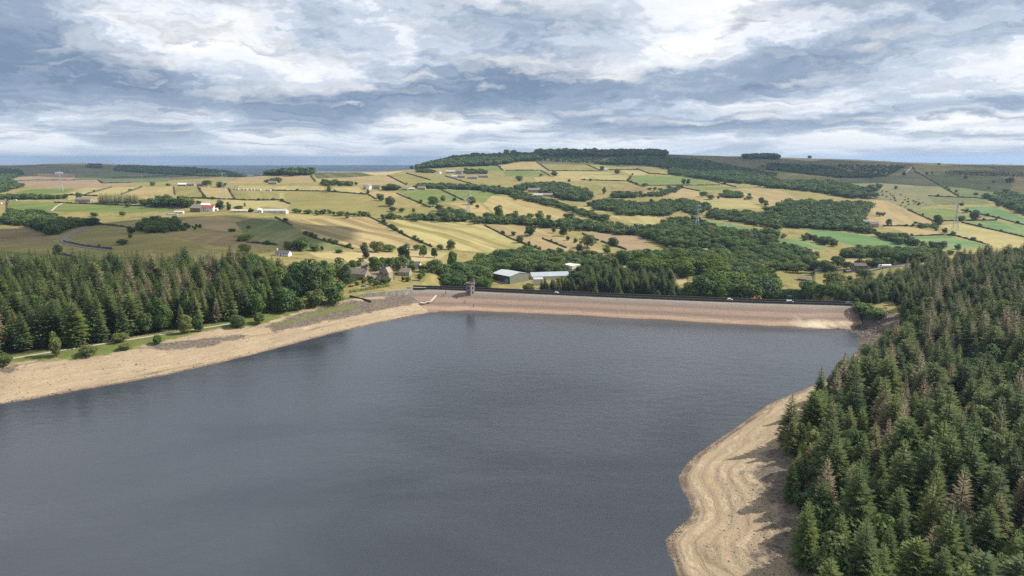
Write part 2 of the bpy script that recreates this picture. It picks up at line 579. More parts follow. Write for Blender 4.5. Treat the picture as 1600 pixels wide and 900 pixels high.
def shore_mat():
    m, t, b = new_mat("shore_sand")
    pos = t.n('ShaderNodeNewGeometry').outputs['Position']
    sp = t.n('ShaderNodeSeparateXYZ', {0: pos})
    wob = t.noise(pos, 0.05, 5, 0.6)
    zc = t.math('ADD', sp.outputs[2], t.math('MULTIPLY', wob, 1.5))
    bandv = t.n('ShaderNodeCombineXYZ', {0: t.math('MULTIPLY', sp.outputs[0], 0.012), 1: t.math('MULTIPLY', sp.outputs[1], 0.012), 2: t.math('MULTIPLY', zc, 2.1)}).outputs[0]
    band = t.noise(bandv, 1.0, 5, 0.72)
    c = t.ramp(band, [(0.30, (0.13, 0.095, 0.07)), (0.40, (0.26, 0.195, 0.125)), (0.455, (0.41, 0.31, 0.19)), (0.50, (0.30, 0.225, 0.145)), (0.54, (0.49, 0.39, 0.255)), (0.575, (0.24, 0.18, 0.125)), (0.63, (0.38, 0.29, 0.185)), (0.70, (0.15, 0.115, 0.09))])
    calm = t.noise(pos, 0.028, 4, 0.6, 0.5)
    c = t.mix(t.rng(calm, 0.42, 0.62, 0.0, 0.75), c, t.mix(t.noise(pos, 0.12, 5, 0.65), (0.24, 0.18, 0.12), (0.42, 0.325, 0.205)))
    patch = t.noise(pos, 0.035, 5, 0.6)
    c = t.mix(t.rng(patch, 0.50, 0.66, 0.0, 0.45), c, (0.27, 0.205, 0.135))
    peb = t.noise(pos, 1.6, 4, 0.75)
    stones = t.n('ShaderNodeTexVoronoi', {'Vector': pos, 'Scale': 0.9}).outputs['Color']
    sv = t.n('ShaderNodeSeparateColor', {0: stones}).outputs[0]
    att = lambda a: t.n('ShaderNodeAttribute', attribute_name=a).outputs['Fac']
    rag = t.math('SUBTRACT', t.noise(pos, 0.16, 6, 0.65), 0.5)
    # stone pitching and dark cobbles
    st = t.rng(t.math('ADD', att('stone'), t.math('MULTIPLY', rag, 2.6)), -0.15, 0.30, 0.0, 0.92)
    scol = t.mix(sv, (0.066, 0.054, 0.045), (0.18, 0.145, 0.115))
    c = t.mix(st, c, scol)
    # grass and weeds
    vg = t.rng(t.math('ADD', att('veg'), t.math('MULTIPLY', rag, 2.4)), -0.10, 0.35)
    gcol = t.mix(t.noise(pos, 0.25, 5, 0.65), (0.045, 0.085, 0.015), (0.20, 0.20, 0.055))
    c = t.mix(vg, c, gcol)
    c = t.mix(t.rng(peb, 0.54, 0.74, 0.0, 0.45), c, t.mix(0.7, c, (0.07, 0.055, 0.045)))
    c = t.mix(t.rng(t.math('ADD', sp.outputs[2], t.math('MULTIPLY', rag, 0.9)), 0.0, 0.38, 0.75, 0.0), c, (0.075, 0.055, 0.042))
    put(t, b, 'Base Color', c)
    b.inputs['Roughness'].default_value = 0.9
    b.inputs['Specular IOR Level'].default_value = 0.15
    h = t.math('ADD', t.noise(pos, 0.8, 6, 0.75), t.math('MULTIPLY', band, 0.6))
    bp = t.n('ShaderNodeBump', {'Strength': 0.9, 'Distance': 0.55, 'Height': h})
    put(t, b, 'Normal', bp.outputs[0])
    return m


def ground_mat(name, cols, scale=0.02):
    m, t, b = new_mat(name)
    pos = t.n('ShaderNodeNewGeometry').outputs['Position']
    n1 = t.noise(pos, scale, 7, 0.65, 0.3)
    n2 = t.noise(pos, scale * 6, 5, 0.65)
    n = t.math('ADD', t.math('MULTIPLY', n1, 0.65), t.math('MULTIPLY', n2, 0.35))
    k = len(cols)
    c = t.ramp(n, [(0.34 + 0.32 * i / (k - 1), cc) for i, cc in enumerate(cols)])
    put(t, b, 'Base Color', c)
    b.inputs['Roughness'].default_value = 0.95
    b.inputs['Specular IOR Level'].default_value = 0.08
    bp = t.n('ShaderNodeBump', {'Strength': 0.6, 'Distance': 0.6, 'Height': t.noise(pos, 0.3, 6, 0.7)})
    put(t, b, 'Normal', bp.outputs[0])
    return m


def water_mat():
    m, t, b = new_mat("reservoir_water")
    pos = t.n('ShaderNodeNewGeometry').outputs['Position']
    mp = t.n('ShaderNodeMapping', {0: pos, 2: (0, 0, R(12)), 3: (0.75, 1.35, 1.0)}).outputs[0]
    n1 = t.noise(mp, 0.42, 5, 0.68, 0.6)
    n2 = t.noise(mp, 1.7, 3, 0.6, 0.3)
    gust = t.noise(t.n('ShaderNodeMapping', {0: pos, 3: (0.5, 1.0, 1.0)}).outputs[0], 0.016, 4, 0.55, 0.8)
    n3 = t.noise(mp, 0.15, 2, 0.5, 0.4)
    h = t.math('ADD', t.math('ADD', n1, t.math('MULTIPLY', n2, 0.35)), t.math('MULTIPLY', n3, 1.5))
    bp = t.n('ShaderNodeBump', {'Distance': 0.20, 'Height': h})
    put(t, bp, 'Strength', t.rng(gust, 0.32, 0.68, 0.26, 0.78))
    put(t, b, 'Normal', bp.outputs[0])
    put(t, b, 'Base Color', t.mix(t.rng(gust, 0.35, 0.65), (0.036, 0.043, 0.053), (0.050, 0.058, 0.070)))
    put(t, b, 'Roughness', t.rng(gust, 0.3, 0.7, 0.07, 0.14))
    b.inputs['IOR'].default_value = 1.333
    b.inputs['Specular IOR Level'].default_value = 0.5
    return m


M_WATER = water_mat()
M_SHORE = shore_mat()
M_FIELD = field_mat("field_grass")
M_ROUGH = ground_mat("rough_grassland", [(0.10, 0.11, 0.035), (0.18, 0.16, 0.058), (0.27, 0.215, 0.085), (0.155, 0.16, 0.05), (0.30, 0.225, 0.10)])
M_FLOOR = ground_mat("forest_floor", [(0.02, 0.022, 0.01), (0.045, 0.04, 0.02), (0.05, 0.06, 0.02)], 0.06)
M_MOOR = ground_mat("heather_moor", [(0.06, 0.055, 0.03), (0.11, 0.095, 0.05), (0.13, 0.12, 0.05), (0.085, 0.065, 0.045)], 0.006)
M_PLAIN = ground_mat("far_plain", [(0.025, 0.04, 0.02), (0.05, 0.06, 0.03), (0.11, 0.10, 0.06), (0.03, 0.045, 0.02)], 0.0012)
M_WALL = simple("field_wall_stone", (0.075, 0.066, 0.055), 0.9, 0.35, 0.5, bump=0.6)
M_ROAD = simple("road_tarmac", (0.17, 0.165, 0.16), 0.85, 0.12, 0.3)
M_PATH = simple("gravel_path", (0.38, 0.34, 0.28), 0.9, 0.2, 0.5)

# ------------------------------------------------------------------ the ground, cut into shore, fields and rough land
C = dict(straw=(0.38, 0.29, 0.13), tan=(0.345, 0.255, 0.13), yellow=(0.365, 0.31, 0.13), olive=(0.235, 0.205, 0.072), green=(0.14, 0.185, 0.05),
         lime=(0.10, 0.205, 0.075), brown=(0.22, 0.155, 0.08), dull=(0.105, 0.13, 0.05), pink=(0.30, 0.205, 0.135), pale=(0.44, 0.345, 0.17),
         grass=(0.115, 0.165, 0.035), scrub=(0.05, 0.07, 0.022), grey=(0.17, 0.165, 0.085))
FIELDS = [
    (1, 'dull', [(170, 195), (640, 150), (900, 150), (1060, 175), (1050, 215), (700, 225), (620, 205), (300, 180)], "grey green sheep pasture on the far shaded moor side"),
    (1, 'pink', [(30, 215), (110, 190), (270, 165), (470, 165), (470, 205), (240, 210), (160, 250), (40, 240)], "pinkish dry field on the far moor side"),
    (1, 'pink', [(240, 212), (470, 207), (610, 203), (640, 225), (820, 222), (800, 245), (430, 255), (170, 250)], "long pinkish dry strip below the far moor"),
    (1, 'grass', [(90, 282), (200, 262), (360, 262), (470, 260), (400, 285), (150, 302)], "small bright green strip behind the roadside trees"),
    (1, 'yellow', [(400, 294), (540, 254), (700, 250), (560, 292), (520, 300)], "yellow strip field beyond the single dark conifer"),
    (1, 'yellow', [(560, 296), (700, 250), (885, 248), (770, 292), (610, 303)], "yellow field above the dark conifer belt"),
    (1, 'straw', [(780, 292), (890, 250), (1088, 246), (1096, 295), (1020, 345), (870, 310)], "straw field left of the copse behind the red roofed farm"),
    (1, 'olive', [(1098, 258), (1236, 250), (1290, 318), (1180, 314), (1100, 293)], "olive green field right below the white roofed farmstead"),
    (1, 'straw', [(1240, 250), (1425, 258), (1466, 324), (1290, 320)], "straw field with the lattice pylon standing in it"),
    (1, 'olive', [(1430, 258), (1600, 275), (1720, 285), (1760, 332), (1600, 334), (1470, 325)], "olive field below the row of white caravans"),
    (1, 'yellow', [(1190, 322), (1600, 334), (1690, 340), (1600, 390), (1450, 380), (1400, 356), (1250, 352)], "yellow strip behind the red roofed barn"),
    (1, 'yellow', [(400, 300), (600, 308), (620, 345), (430, 330)], "yellow patch between the tree belt and the grey barn"),
    (1, 'grass', [(45, 338), (350, 346), (800, 366), (1080, 378), (1110, 396), (760, 415), (330, 402), (45, 396)], "long bright green meadow above the road bend"),
    (1, 'olive', [(610, 432), (760, 435), (870, 470), (860, 492), (760, 500), (640, 480)], "small olive field left of the scrub wood"),
    (1, 'olive', [(440, 575), (500, 525), (600, 487), (740, 500), (880, 522), (960, 548), (1060, 578), (1250, 598), (1250, 645), (640, 645), (480, 610)], "olive hillside pasture inside the road bend"),
    (1, 'brown', [(0, 500), (200, 498), (290, 550), (340, 592), (0, 592)], "brown rough pasture left of the road bend"),
    (1, 'olive', [(0, 594), (340, 596), (420, 640), (330, 662), (0, 648)], "olive strip below the brown rough pasture"),
    (1, 'grass', [(0, 650), (330, 667), (550, 716), (520, 760), (0, 760)], "green pasture just behind the left plantation"),
    (1, 'tan', [(1120, 462), (1330, 425), (1500, 450), (1550, 500), (1390, 524), (1200, 492)], "tan bare hummocky ground below the red roofed farm"),
    (1, 'brown', [(1030, 545), (1390, 526), (1500, 545), (1640, 600), (1500, 640), (1250, 602)], "brown shaded pasture right of the scrub wood"),
    (2, 'pale', [(345, 150), (930, 148), (830, 172), (690, 180), (360, 158)], "pale grass along the skyline beside the copse"),
    (2, 'scrub', [(355, 160), (660, 160), (740, 178), (560, 190), (380, 194)], "dark gorse patch on the skyline slope"),
    (2, 'tan', [(-180, 225), (-100, 195), (0, 182), (330, 178), (362, 216), (200, 226), (60, 225)], "tan field under the skyline copse"),
    (2, 'tan', [(368, 198), (620, 188), (760, 178), (822, 176), (935, 236), (780, 232), (600, 238), (500, 215), (380, 218)], "tan field above the white gabled farmhouse"),
    (2, 'olive', [(830, 175), (940, 164), (1085, 206), (1000, 242), (945, 236)], "olive wedge field above the dark hedge trees"),
    (2, 'olive', [(945, 160), (1175, 182), (1370, 238), (1250, 248), (1095, 206)], "olive field left of the hamlet under the wooded hill"),
    (2, 'green', [(1280, 125), (1520, 112), (1600, 140), (1600, 160), (1450, 160), (1330, 150)], "green slope above the hamlet under the wooded hill"),
    (2, 'yellow', [(-110, 240), (430, 246), (430, 276), (100, 271), (-100, 262)], "yellow strip above the olive bowl field"),
    (2, 'yellow', [(480, 250), (640, 250), (690, 292), (500, 282)], "yellow field below the white gabled farmhouse"),
    (2, 'straw', [(700, 288), (760, 274), (880, 290), (905, 312), (740, 322)], "small straw field above the pair of round trees"),
    (2, 'olive', [(185, 280), (430, 280), (690, 296), (830, 372), (850, 424), (690, 428), (560, 392), (300, 388), (222, 398), (180, 350)], "large olive bowl shaped field left of the round trees"),
    (2, 'yellow', [(150, 284), (170, 285), (180, 330), (215, 356), (190, 386), (80, 372), (-90, 362), (0, 334), (150, 332)], "yellow olive field above the long low shed"),
    (2, 'green', [(890, 270), (1150, 266), (1300, 332), (1200, 342), (1060, 372), (935, 312)], "green field sloping down from the farm row"),
    (2, 'green', [(1155, 266), (1400, 262), (1600, 320), (1600, 362), (1480, 352), (1310, 332)], "green field below the dark hedge belt on the slope"),
    (2, 'straw', [(1190, 346), (1400, 352), (1430, 380), (1480, 420), (1350, 424), (1300, 382)], "straw field around the middle lattice pylon"),
    (2, 'olive', [(855, 382), (1060, 374), (1200, 392), (1180, 430), (1000, 442), (852, 422)], "olive field below the pair of round trees"),
    (2, 'yellow', [(180, 420), (690, 438), (500, 446), (220, 454)], "narrow yellow strip above the striped hay field"),
    (2, 'tanS', [(218, 452), (500, 442), (700, 438), (830, 500), (1000, 592), (1000, 640), (600, 632), (470, 602), (300, 532)], "large tan hay field with mown stripes behind the village"),
    (2, 'yelS', [(835, 450), (1100, 455), (1330, 470), (1480, 512), (1600, 572), (1790, 640), (1600, 665), (1400, 655), (1100, 625), (1000, 590), (900, 522)], "large yellow hay field with mown stripes, right of the tan one"),
    (2, 'dull', [(-130, 470), (0, 440), (110, 440), (215, 482), (300, 542), (450, 602), (620, 640), (330, 652), (0, 602), (-60, 560)], "dull green field with cloud shade in its colour left of the striped hay field"),  # olive grass under a passing cloud; its shade is put into the colour
    (2, 'pale', [(330, 660), (640, 654), (860, 648), (1000, 642), (1200, 662), (1150, 702), (980, 722), (600, 742), (560, 702), (400, 692)], "pale straw paddock right behind the stone houses"),
    (2, 'straw', [(1340, 472), (1400, 474), (1380, 480)], "straw field below the oak belt"),
    (3, 'straw', [(-90, 112), (0, 96), (152, 92), (218, 140), (-60, 142)], "straw field at the foot of the wooded hill"),
    (3, 'olive', [(162, 105), (470, 110), (545, 142), (235, 147)], "olive straw field high under the plantation"),
    (3, 'green', [(-60, 146), (180, 147), (225, 177), (150, 186), (60, 184), (-40, 182)], "small green field left of the hedge corner"),
    (3, 'yellow', [(235, 150), (560, 150), (640, 166), (430, 171), (300, 180)], "bright yellow strip below the olive straw field"),
    (3, 'olive', [(480, 110), (860, 115), (1000, 130), (960, 170), (860, 165), (800, 141), (560, 142)], "olive field below the hillside plantation"),
    (3, 'yellow', [(430, 172), (720, 176), (716, 210), (500, 212), (430, 204)], "light yellow field left of the hedge junction"),
    (3, 'straw', [(140, 187), (428, 172), (428, 212), (150, 216)], "straw strip below the hedge corner"),
    (3, 'yellow', [(680, 142), (800, 142), (855, 170), (750, 178)], "small yellow green wedge by the single bush"),
    (3, 'green', [(740, 180), (1100, 180), (1300, 236), (1060, 240), (810, 242), (728, 212)], "large green field with the two pale trees"),
    (3, 'olive', [(430, 226), (700, 216), (800, 243), (1000, 246), (930, 276), (620, 262), (450, 300)], "olive strip below the large green field"),
    (3, 'brown', [(610, 252), (750, 242), (900, 262), (780, 292), (640, 292)], "brown hump behind the big dark thicket"),
    (3, 'tan', [(975, 302), (1060, 256), (1170, 276), (1205, 312), (1130, 348)], "tan knoll left of the two dark bushes"),
    (3, 'yellow', [(1130, 348), (1205, 312), (1440, 320), (1580, 380), (1280, 388)], "yellow field below the two dark bushes"),
    (3, 'green', [(1090, 242), (1540, 252), (1340, 266), (1180, 274)], "green strip above the tan knoll"),
    (3, 'lime', [(1170, 450), (1390, 484), (1540, 512), (1690, 508), (1660, 552), (1600, 552), (1450, 532), (1220, 492)], "vivid green meadow right of the big valley pylon"),
    (3, 'straw', [(-120, 300), (0, 315), (150, 350), (330, 405), (420, 440), (540, 476), (430, 482), (300, 472), (220, 460), (80, 455), (-100, 420), (-180, 350)], "straw field above the row of field oaks"),
    (3, 'yellow', [(390, 370), (560, 375), (660, 402), (500, 404)], "small yellow clearing among the valley trees"),
    (3, 'yellow', [(600, 430), (800, 425), (990, 450), (900, 506), (820, 502), (760, 472)], "yellow clearing left of the big valley pylon"),
    (3, 'olive', [(620, 332), (780, 316), (900, 313), (985, 346), (850, 352)], "olive clearing above the valley woods"),
    (3, 'tan', [(-230, 480), (0, 485), (220, 510), (300, 540), (430, 580), (560, 642), (600, 662), (580, 705), (450, 685), (200, 640), (0, 580), (-120, 515)], "long tan field running down behind the water works"),
    (3, 'pink', [(450, 545), (600, 540), (780, 555), (862, 592), (840, 632), (720, 642), (560, 592)], "pinkish ploughed field beside the valley wood"),
    (3, 'tan', [(1050, 640), (1200, 630), (1350, 650), (1300, 672)], "small tan strip inside the valley wood"),
    (3, 'pale', [(600, 732), (800, 732), (820, 765), (650, 768)], "pale strip behind the dark spruces by the works"),
    (3, 'pale', [(940, 785), (1090, 800), (1090, 850), (980, 880)], "pale bare ground beside the road below the dam"),
    (3, 'straw', [(1430, 735), (1600, 745), (1600, 782), (1450, 772)], "straw strip under the row of slim trees"),
    (4, 'tan', [(-190, 256), (60, 265), (150, 302), (222, 366), (0, 372), (-160, 316)], "tan field left of the right hand woods"),
    (4, 'olive', [(65, 262), (250, 286), (420, 342), (330, 346), (155, 302)], "olive strip between two woods on the slope"),
    (4, 'yellow', [(-130, 410), (0, 400), (60, 405), (92, 445), (0, 456), (-80, 432)], "small yellow clearing at the wood corner"),
    (4, 'lime', [(80, 505), (300, 515), (520, 540), (700, 570), (820, 600), (1060, 642), (830, 657), (640, 642), (440, 592), (330, 560), (200, 512)], "broad vivid green meadow across the valley"),
    (4, 'lime', [(10, 570), (200, 572), (365, 622), (330, 642), (100, 602)], "small vivid green meadow below the broad one"),
    (4, 'tan', [(640, 330), (740, 335), (860, 390), (1040, 466), (900, 491), (720, 491), (590, 452)], "tan pasture above the grey farmhouse"),
    (4, 'straw', [(720, 496), (860, 496), (1140, 547), (880, 558), (830, 522)], "straw strip right of the grey farmhouse"),
    (4, 'lime', [(890, 560), (1130, 556), (1370, 612), (1330, 626), (1150, 642), (1050, 622)], "green wedge below the straw strip"),
    (4, 'yellow', [(1070, 490), (1200, 476), (1400, 520), (1600, 566), (1600, 640), (1450, 632), (1360, 604), (1180, 546)], "broad yellow field under the right hand pylon"),
    (4, 'lime', [(1215, 470), (1420, 460), (1600, 490), (1600, 558), (1400, 512)], "green field above the broad yellow one"),
    (4, 'green', [(890, 396), (1100, 381), (1200, 396), (1290, 432), (1200, 466), (1035, 460)], "light green field behind the right hand pylon"),
    (4, 'lime', [(1240, 372), (1420, 372), (1600, 442), (1600, 482), (1425, 442), (1205, 394)], "dull green field right of the pylon"),
    (4, 'dull', [(1000, 307), (1180, 312), (1340, 322), (1400, 356), (1050, 362)], "narrow green field above the right hand pylon"),
    (4, 'dull', [(980, 170), (1460, 180), (1530, 240), (1500, 300), (1340, 318), (1185, 305), (1110, 260)], "rough green hill pasture right of the long wall"),
    (4, 'olive', [(905, 115), (1100, 110), (1142, 140), (1090, 166), (930, 161)], "olive field at the top of the hill track"),
    (4, 'olive', [(1108, 114), (1370, 126), (1420, 142), (1145, 145)], "pale olive field on the right skyline"),
    (4, 'grey', [(420, 190), (700, 165), (890, 130), (985, 180), (1110, 262), (1180, 306), (1000, 308), (1050, 362), (870, 388), (740, 332), (640, 326)], "grey brown rough hillside dotted with gorse"),
    (4, 'tan', [(1540, 200), (1600, 190), (1600, 252), (1530, 232)], "tan patch at the right edge of the hill"),
    (4, 'straw', [(280, 700), (400, 704), (700, 698), (860, 735), (760, 748), (480, 735), (300, 722)], "straw strip behind the tanker road"),
    (4, 'olive', [(0, 778), (300, 768), (560, 780), (530, 832), (480, 865), (270, 858), (180, 838), (60, 842), (0, 815)], "olive pasture with rubble heaps beyond the dam"),
]
NEAR_POLY = dict(
    veg=[[(-300, 640), (-120, 590), (0, 572), (25, 565), (75, 565), (125, 561), (175, 553), (225, 542), (275, 531), (312, 520), (357, 513), (400, 511), (425, 501), (470, 486), (545, 468), (575, 462), (560, 440), (0, 440), (-400, 560)],
         [(425, 507), (480, 492), (510, 480), (560, 476), (555, 483), (507, 490), (475, 500), (437, 509)]],
    stone=[[(412, 509), (470, 488), (545, 470), (600, 466), (690, 456), (720, 470), (655, 475), (575, 489), (500, 504), (430, 519)],
           [(212, 543), (300, 530), (375, 522), (405, 523), (330, 541), (260, 548)], [(0, 575), (30, 570), (25, 582), (0, 586)]])


# outlines of the two conifer plantations
lf = [hit(*p)[:2] for p in ((-150, 590), (0, 562), (67, 549), (120, 541), (175, 532), (230, 523), (272, 516), (330, 507), (372, 500), (415, 492), (440, 484))]
LEFT_WOOD = [tuple(p) for p in lf] + [(-0.330 * 560, 560), (-0.345 * 600, 600), (-0.40 * 622, 622), (-0.5 * 612, 612), (-0.6 * 590, 590), (-0.75 * 565, 565), (-0.95 * 520, 520), (-0.95 * 430, 430)]
RIGHT_WOOD = [(76, 150), (80, 169), (90, 200), (94, 220), (108, 252), (133, 290), (160, 325), (180, 347), (203, 374), (227, 402), (249, 428), (266, 455), (280, 482), (290, 510), (300, 540),
              (335, 600), (385, 650), (520, 690), (640, 640), (640, 400), (420, 160), (300, 85), (110, 85)]


def build_ground():
    nr, nc = GZ.shape
    idx = np.arange(nr * nc).reshape(nr, nc)
    q = np.stack([idx[:-1, :-1], idx[:-1, 1:], idx[1:, 1:], idx[1:, :-1]], -1).reshape(-1, 4)
    P = np.stack([GX.ravel(), GY.ravel(), GZ.ravel()], 1)
    cx, cy, cz = P[q, 0].mean(1), P[q, 1].mean(1), P[q, 2].mean(1)
    keep = cz > -3.2
    deep = inside(cx, cy, water_poly)
    keep &= ~(deep & (cz < -1.2))
    keep |= ((~deep) & (cz > -30)) | (cy > 640)
    q, cx, cy, cz = q[keep], cx[keep], cy[keep], cz[keep]
    dl, dr, dd = seg_dist(cx, cy, left_sh), seg_dist(cx, cy, right_sh), seg_dist(cx, cy, dam_sh)
    ids = np.full(len(q), -1)
    u = cx / cy
    ids[cy > 3300] = -2                                        # moor and hill backs
    ids[(cy > 2600) & (u < -0.32)] = -2
    ids[(cy > 2450) & (u > 0.02)] = -2
    ids[cy > 6000] = -3                                        # the plain
    ids[(cy > 2900) & (u > -0.42) & (u < -0.1)] = -3
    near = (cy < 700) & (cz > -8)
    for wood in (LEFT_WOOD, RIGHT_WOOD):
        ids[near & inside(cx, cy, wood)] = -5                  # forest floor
    ids[(np.minimum(dl, dr) < 62) & (cy < 640) & (dl < dr)] = -4
    ids[(np.minimum(dl, dr) < 50) & (cy < 640) & (dl >= dr)] = -4
    polys = []
    for k, (zone, colr, pts, lab) in enumerate(FIELDS):
        poly = [(p[0], p[1]) for p in trace(zone, pts, True)]
        polys.append(poly)
        xs, ys = [p[0] for p in poly], [p[1] for p in poly]
        box = (cx > min(xs)) & (cx < max(xs)) & (cy > min(ys)) & (cy < max(ys)) & (ids != -4)
        w = np.nonzero(box)[0]
        if len(w):
            ids[w[inside(cx[w], cy[w], poly)]] = k

    def piece(name, sel, mat):
        qq = q[sel]
        un, inv = np.unique(qq, return_inverse=True)
        me = mesh_np(name, P[un], inv.reshape(-1, 4), mat)
        return link(name, me), P[un]
    for code, name, mat in ((-1, 'terrain', M_ROUGH), (-2, 'moorland_hills', M_MOOR), (-3, 'distant_plain_terrain', M_PLAIN), (-5, 'forest_ground', M_FLOOR)):
        o, _ = piece(name, ids == code, mat)
        tag(o, kind='structure')
    o, pv = piece('reservoir_shore', ids == -4, M_SHORE)
    tag(o, kind='structure')
    dl2, dr2 = seg_dist(pv[:, 0], pv[:, 1], left_sh), seg_dist(pv[:, 0], pv[:, 1], right_sh)
    for nm, plist in NEAR_POLY.items():
        val = np.full(len(pv), -1.0)
        for pp in plist:
            poly = [tuple(hit(*p)[:2]) for p in pp]
            sd = seg_dist(pv[:, 0], pv[:, 1], poly + [poly[0]]) * np.where(inside(pv[:, 0], pv[:, 1], poly), 1, -1)
            val = np.maximum(val, np.clip(sd / 6.0, -1, 1))
        right = (dr2 < dl2)
        if nm == 'stone':
            val = np.where(right, np.clip((dr2 - 25) / 14.0, -1, 0.75), val)
            val = np.where(right & (pv[:, 1] > 405), 0.8, val)
        else:
            val = np.where(right, np.clip((dr2 - 52) / 8.0, -1, 1), val)
        a = o.data.attributes.new(nm, 'FLOAT', 'POINT')
        a.data.foreach_set('value', val.astype(np.float32))
    for k, (zone, colr, pts, lab) in enumerate(FIELDS):
        if not (ids == k).any():
            continue
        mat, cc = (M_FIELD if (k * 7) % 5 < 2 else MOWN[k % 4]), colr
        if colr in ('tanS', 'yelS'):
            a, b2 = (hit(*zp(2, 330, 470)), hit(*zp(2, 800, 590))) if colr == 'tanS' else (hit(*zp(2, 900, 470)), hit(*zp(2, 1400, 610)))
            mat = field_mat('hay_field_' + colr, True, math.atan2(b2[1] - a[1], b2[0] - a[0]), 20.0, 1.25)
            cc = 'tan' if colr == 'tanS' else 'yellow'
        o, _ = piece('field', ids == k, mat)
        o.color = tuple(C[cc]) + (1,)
        tag(o, kind='structure')
        o['label'] = lab
    return polys


MOWN = [field_mat('mown_grass_%d' % i, True, R(a_), q_, 0.5) for i, (a_, q_) in enumerate(((70, 22.0), (115, 26.0), (20, 30.0), (95, 20.0)))]
FIELD_POLYS = build_ground()

# the water: one sheet that runs under the beaches
wv = [(-1600, -900, 0), (500, -900, 0), (500, 560, 0), (-1600, 560, 0)]
# an outline a little inside the banks keeps the sheet from showing behind the dam
wo = [(p[0], p[1]) for p in water_poly]
me = bpy.data.meshes.new('reservoir_water')
cxw, cyw = 20.0, 200.0
grow = []
for x, y in wo:
    grow.append((x, y, 0.0))
me.from_pydata(grow, [], [tuple(range(len(grow)))])
me.update()
me.materials.append(M_WATER)
water = tag(link('reservoir_water', me), kind='structure')
# ------------------------------------------------------------------ dam
def ribbon(name, pts, width, off, mat, parent=None, lift=None):
    """a strip laid along points on the ground"""
    V, F = [], []
    n = len(pts)
    for i, p in enumerate(pts):
        a, b = pts[max(i - 1, 0)], pts[min(i + 1, n - 1)]
        d = np.array([b[0] - a[0], b[1] - a[1]])
        d = d / (np.linalg.norm(d) + 1e-9)
        nx, ny = -d[1], d[0]
        for k in (-1, -0.33, 0.33, 1):
            x, y = p[0] + nx * width / 2 * k, p[1] + ny * width / 2 * k
            z = (float(gz(x, y)) if lift is None else p[2]) + off
            V.append((x, y, z))
    for i in range(n - 1):
        for k in range(3):
            F.append((i * 4 + k, i * 4 + k + 1, i * 4 + k + 5, i * 4 + k + 4))
    return link(name, mesh_np(name, V, F, mat), parent)


def resample(pts, step):
    out = []
    for a, b in zip(pts[:-1], pts[1:]):
        a, b = np.array(a, float), np.array(b, float)
        n = max(1, int(np.linalg.norm(b - a) / step))
        out += [a + (b - a) * k / n for k in range(n)]
    out.append(np.array(pts[-1], float))
    return out


def wall_mesh(pts, h, w, base=-0.4, jit=0.0, flat_z=None):
    """a wall of real thickness along a line, its top following the ground"""
    V, F = [], []
    n = len(pts)
    for i, p in enumerate(pts):
        a, b = pts[max(i - 1, 0)], pts[min(i + 1, n - 1)]
        d = np.array([b[0] - a[0], b[1] - a[1]])
        d = d / (np.linalg.norm(d) + 1e-9)
        nx, ny = -d[1] * w / 2, d[0] * w / 2
        z = p[2]
        hh = h * (1 + rnd.uniform(-jit, jit))
        V += [(p[0] - nx, p[1] - ny, z + base), (p[0] + nx, p[1] + ny, z + base), (p[0] + nx * 0.7, p[1] + ny * 0.7, z + hh), (p[0] - nx * 0.7, p[1] - ny * 0.7, z + hh)]
    for i in range(n - 1):
        o = i * 4
        for k in range(4):
            F.append((o + k, o + (k + 1) % 4, o + 4 + (k + 1) % 4, o + 4 + k))
    F += [(3, 2, 1, 0), (n * 4 - 4, n * 4 - 3, n * 4 - 2, n * 4 - 1)]
    return V, F


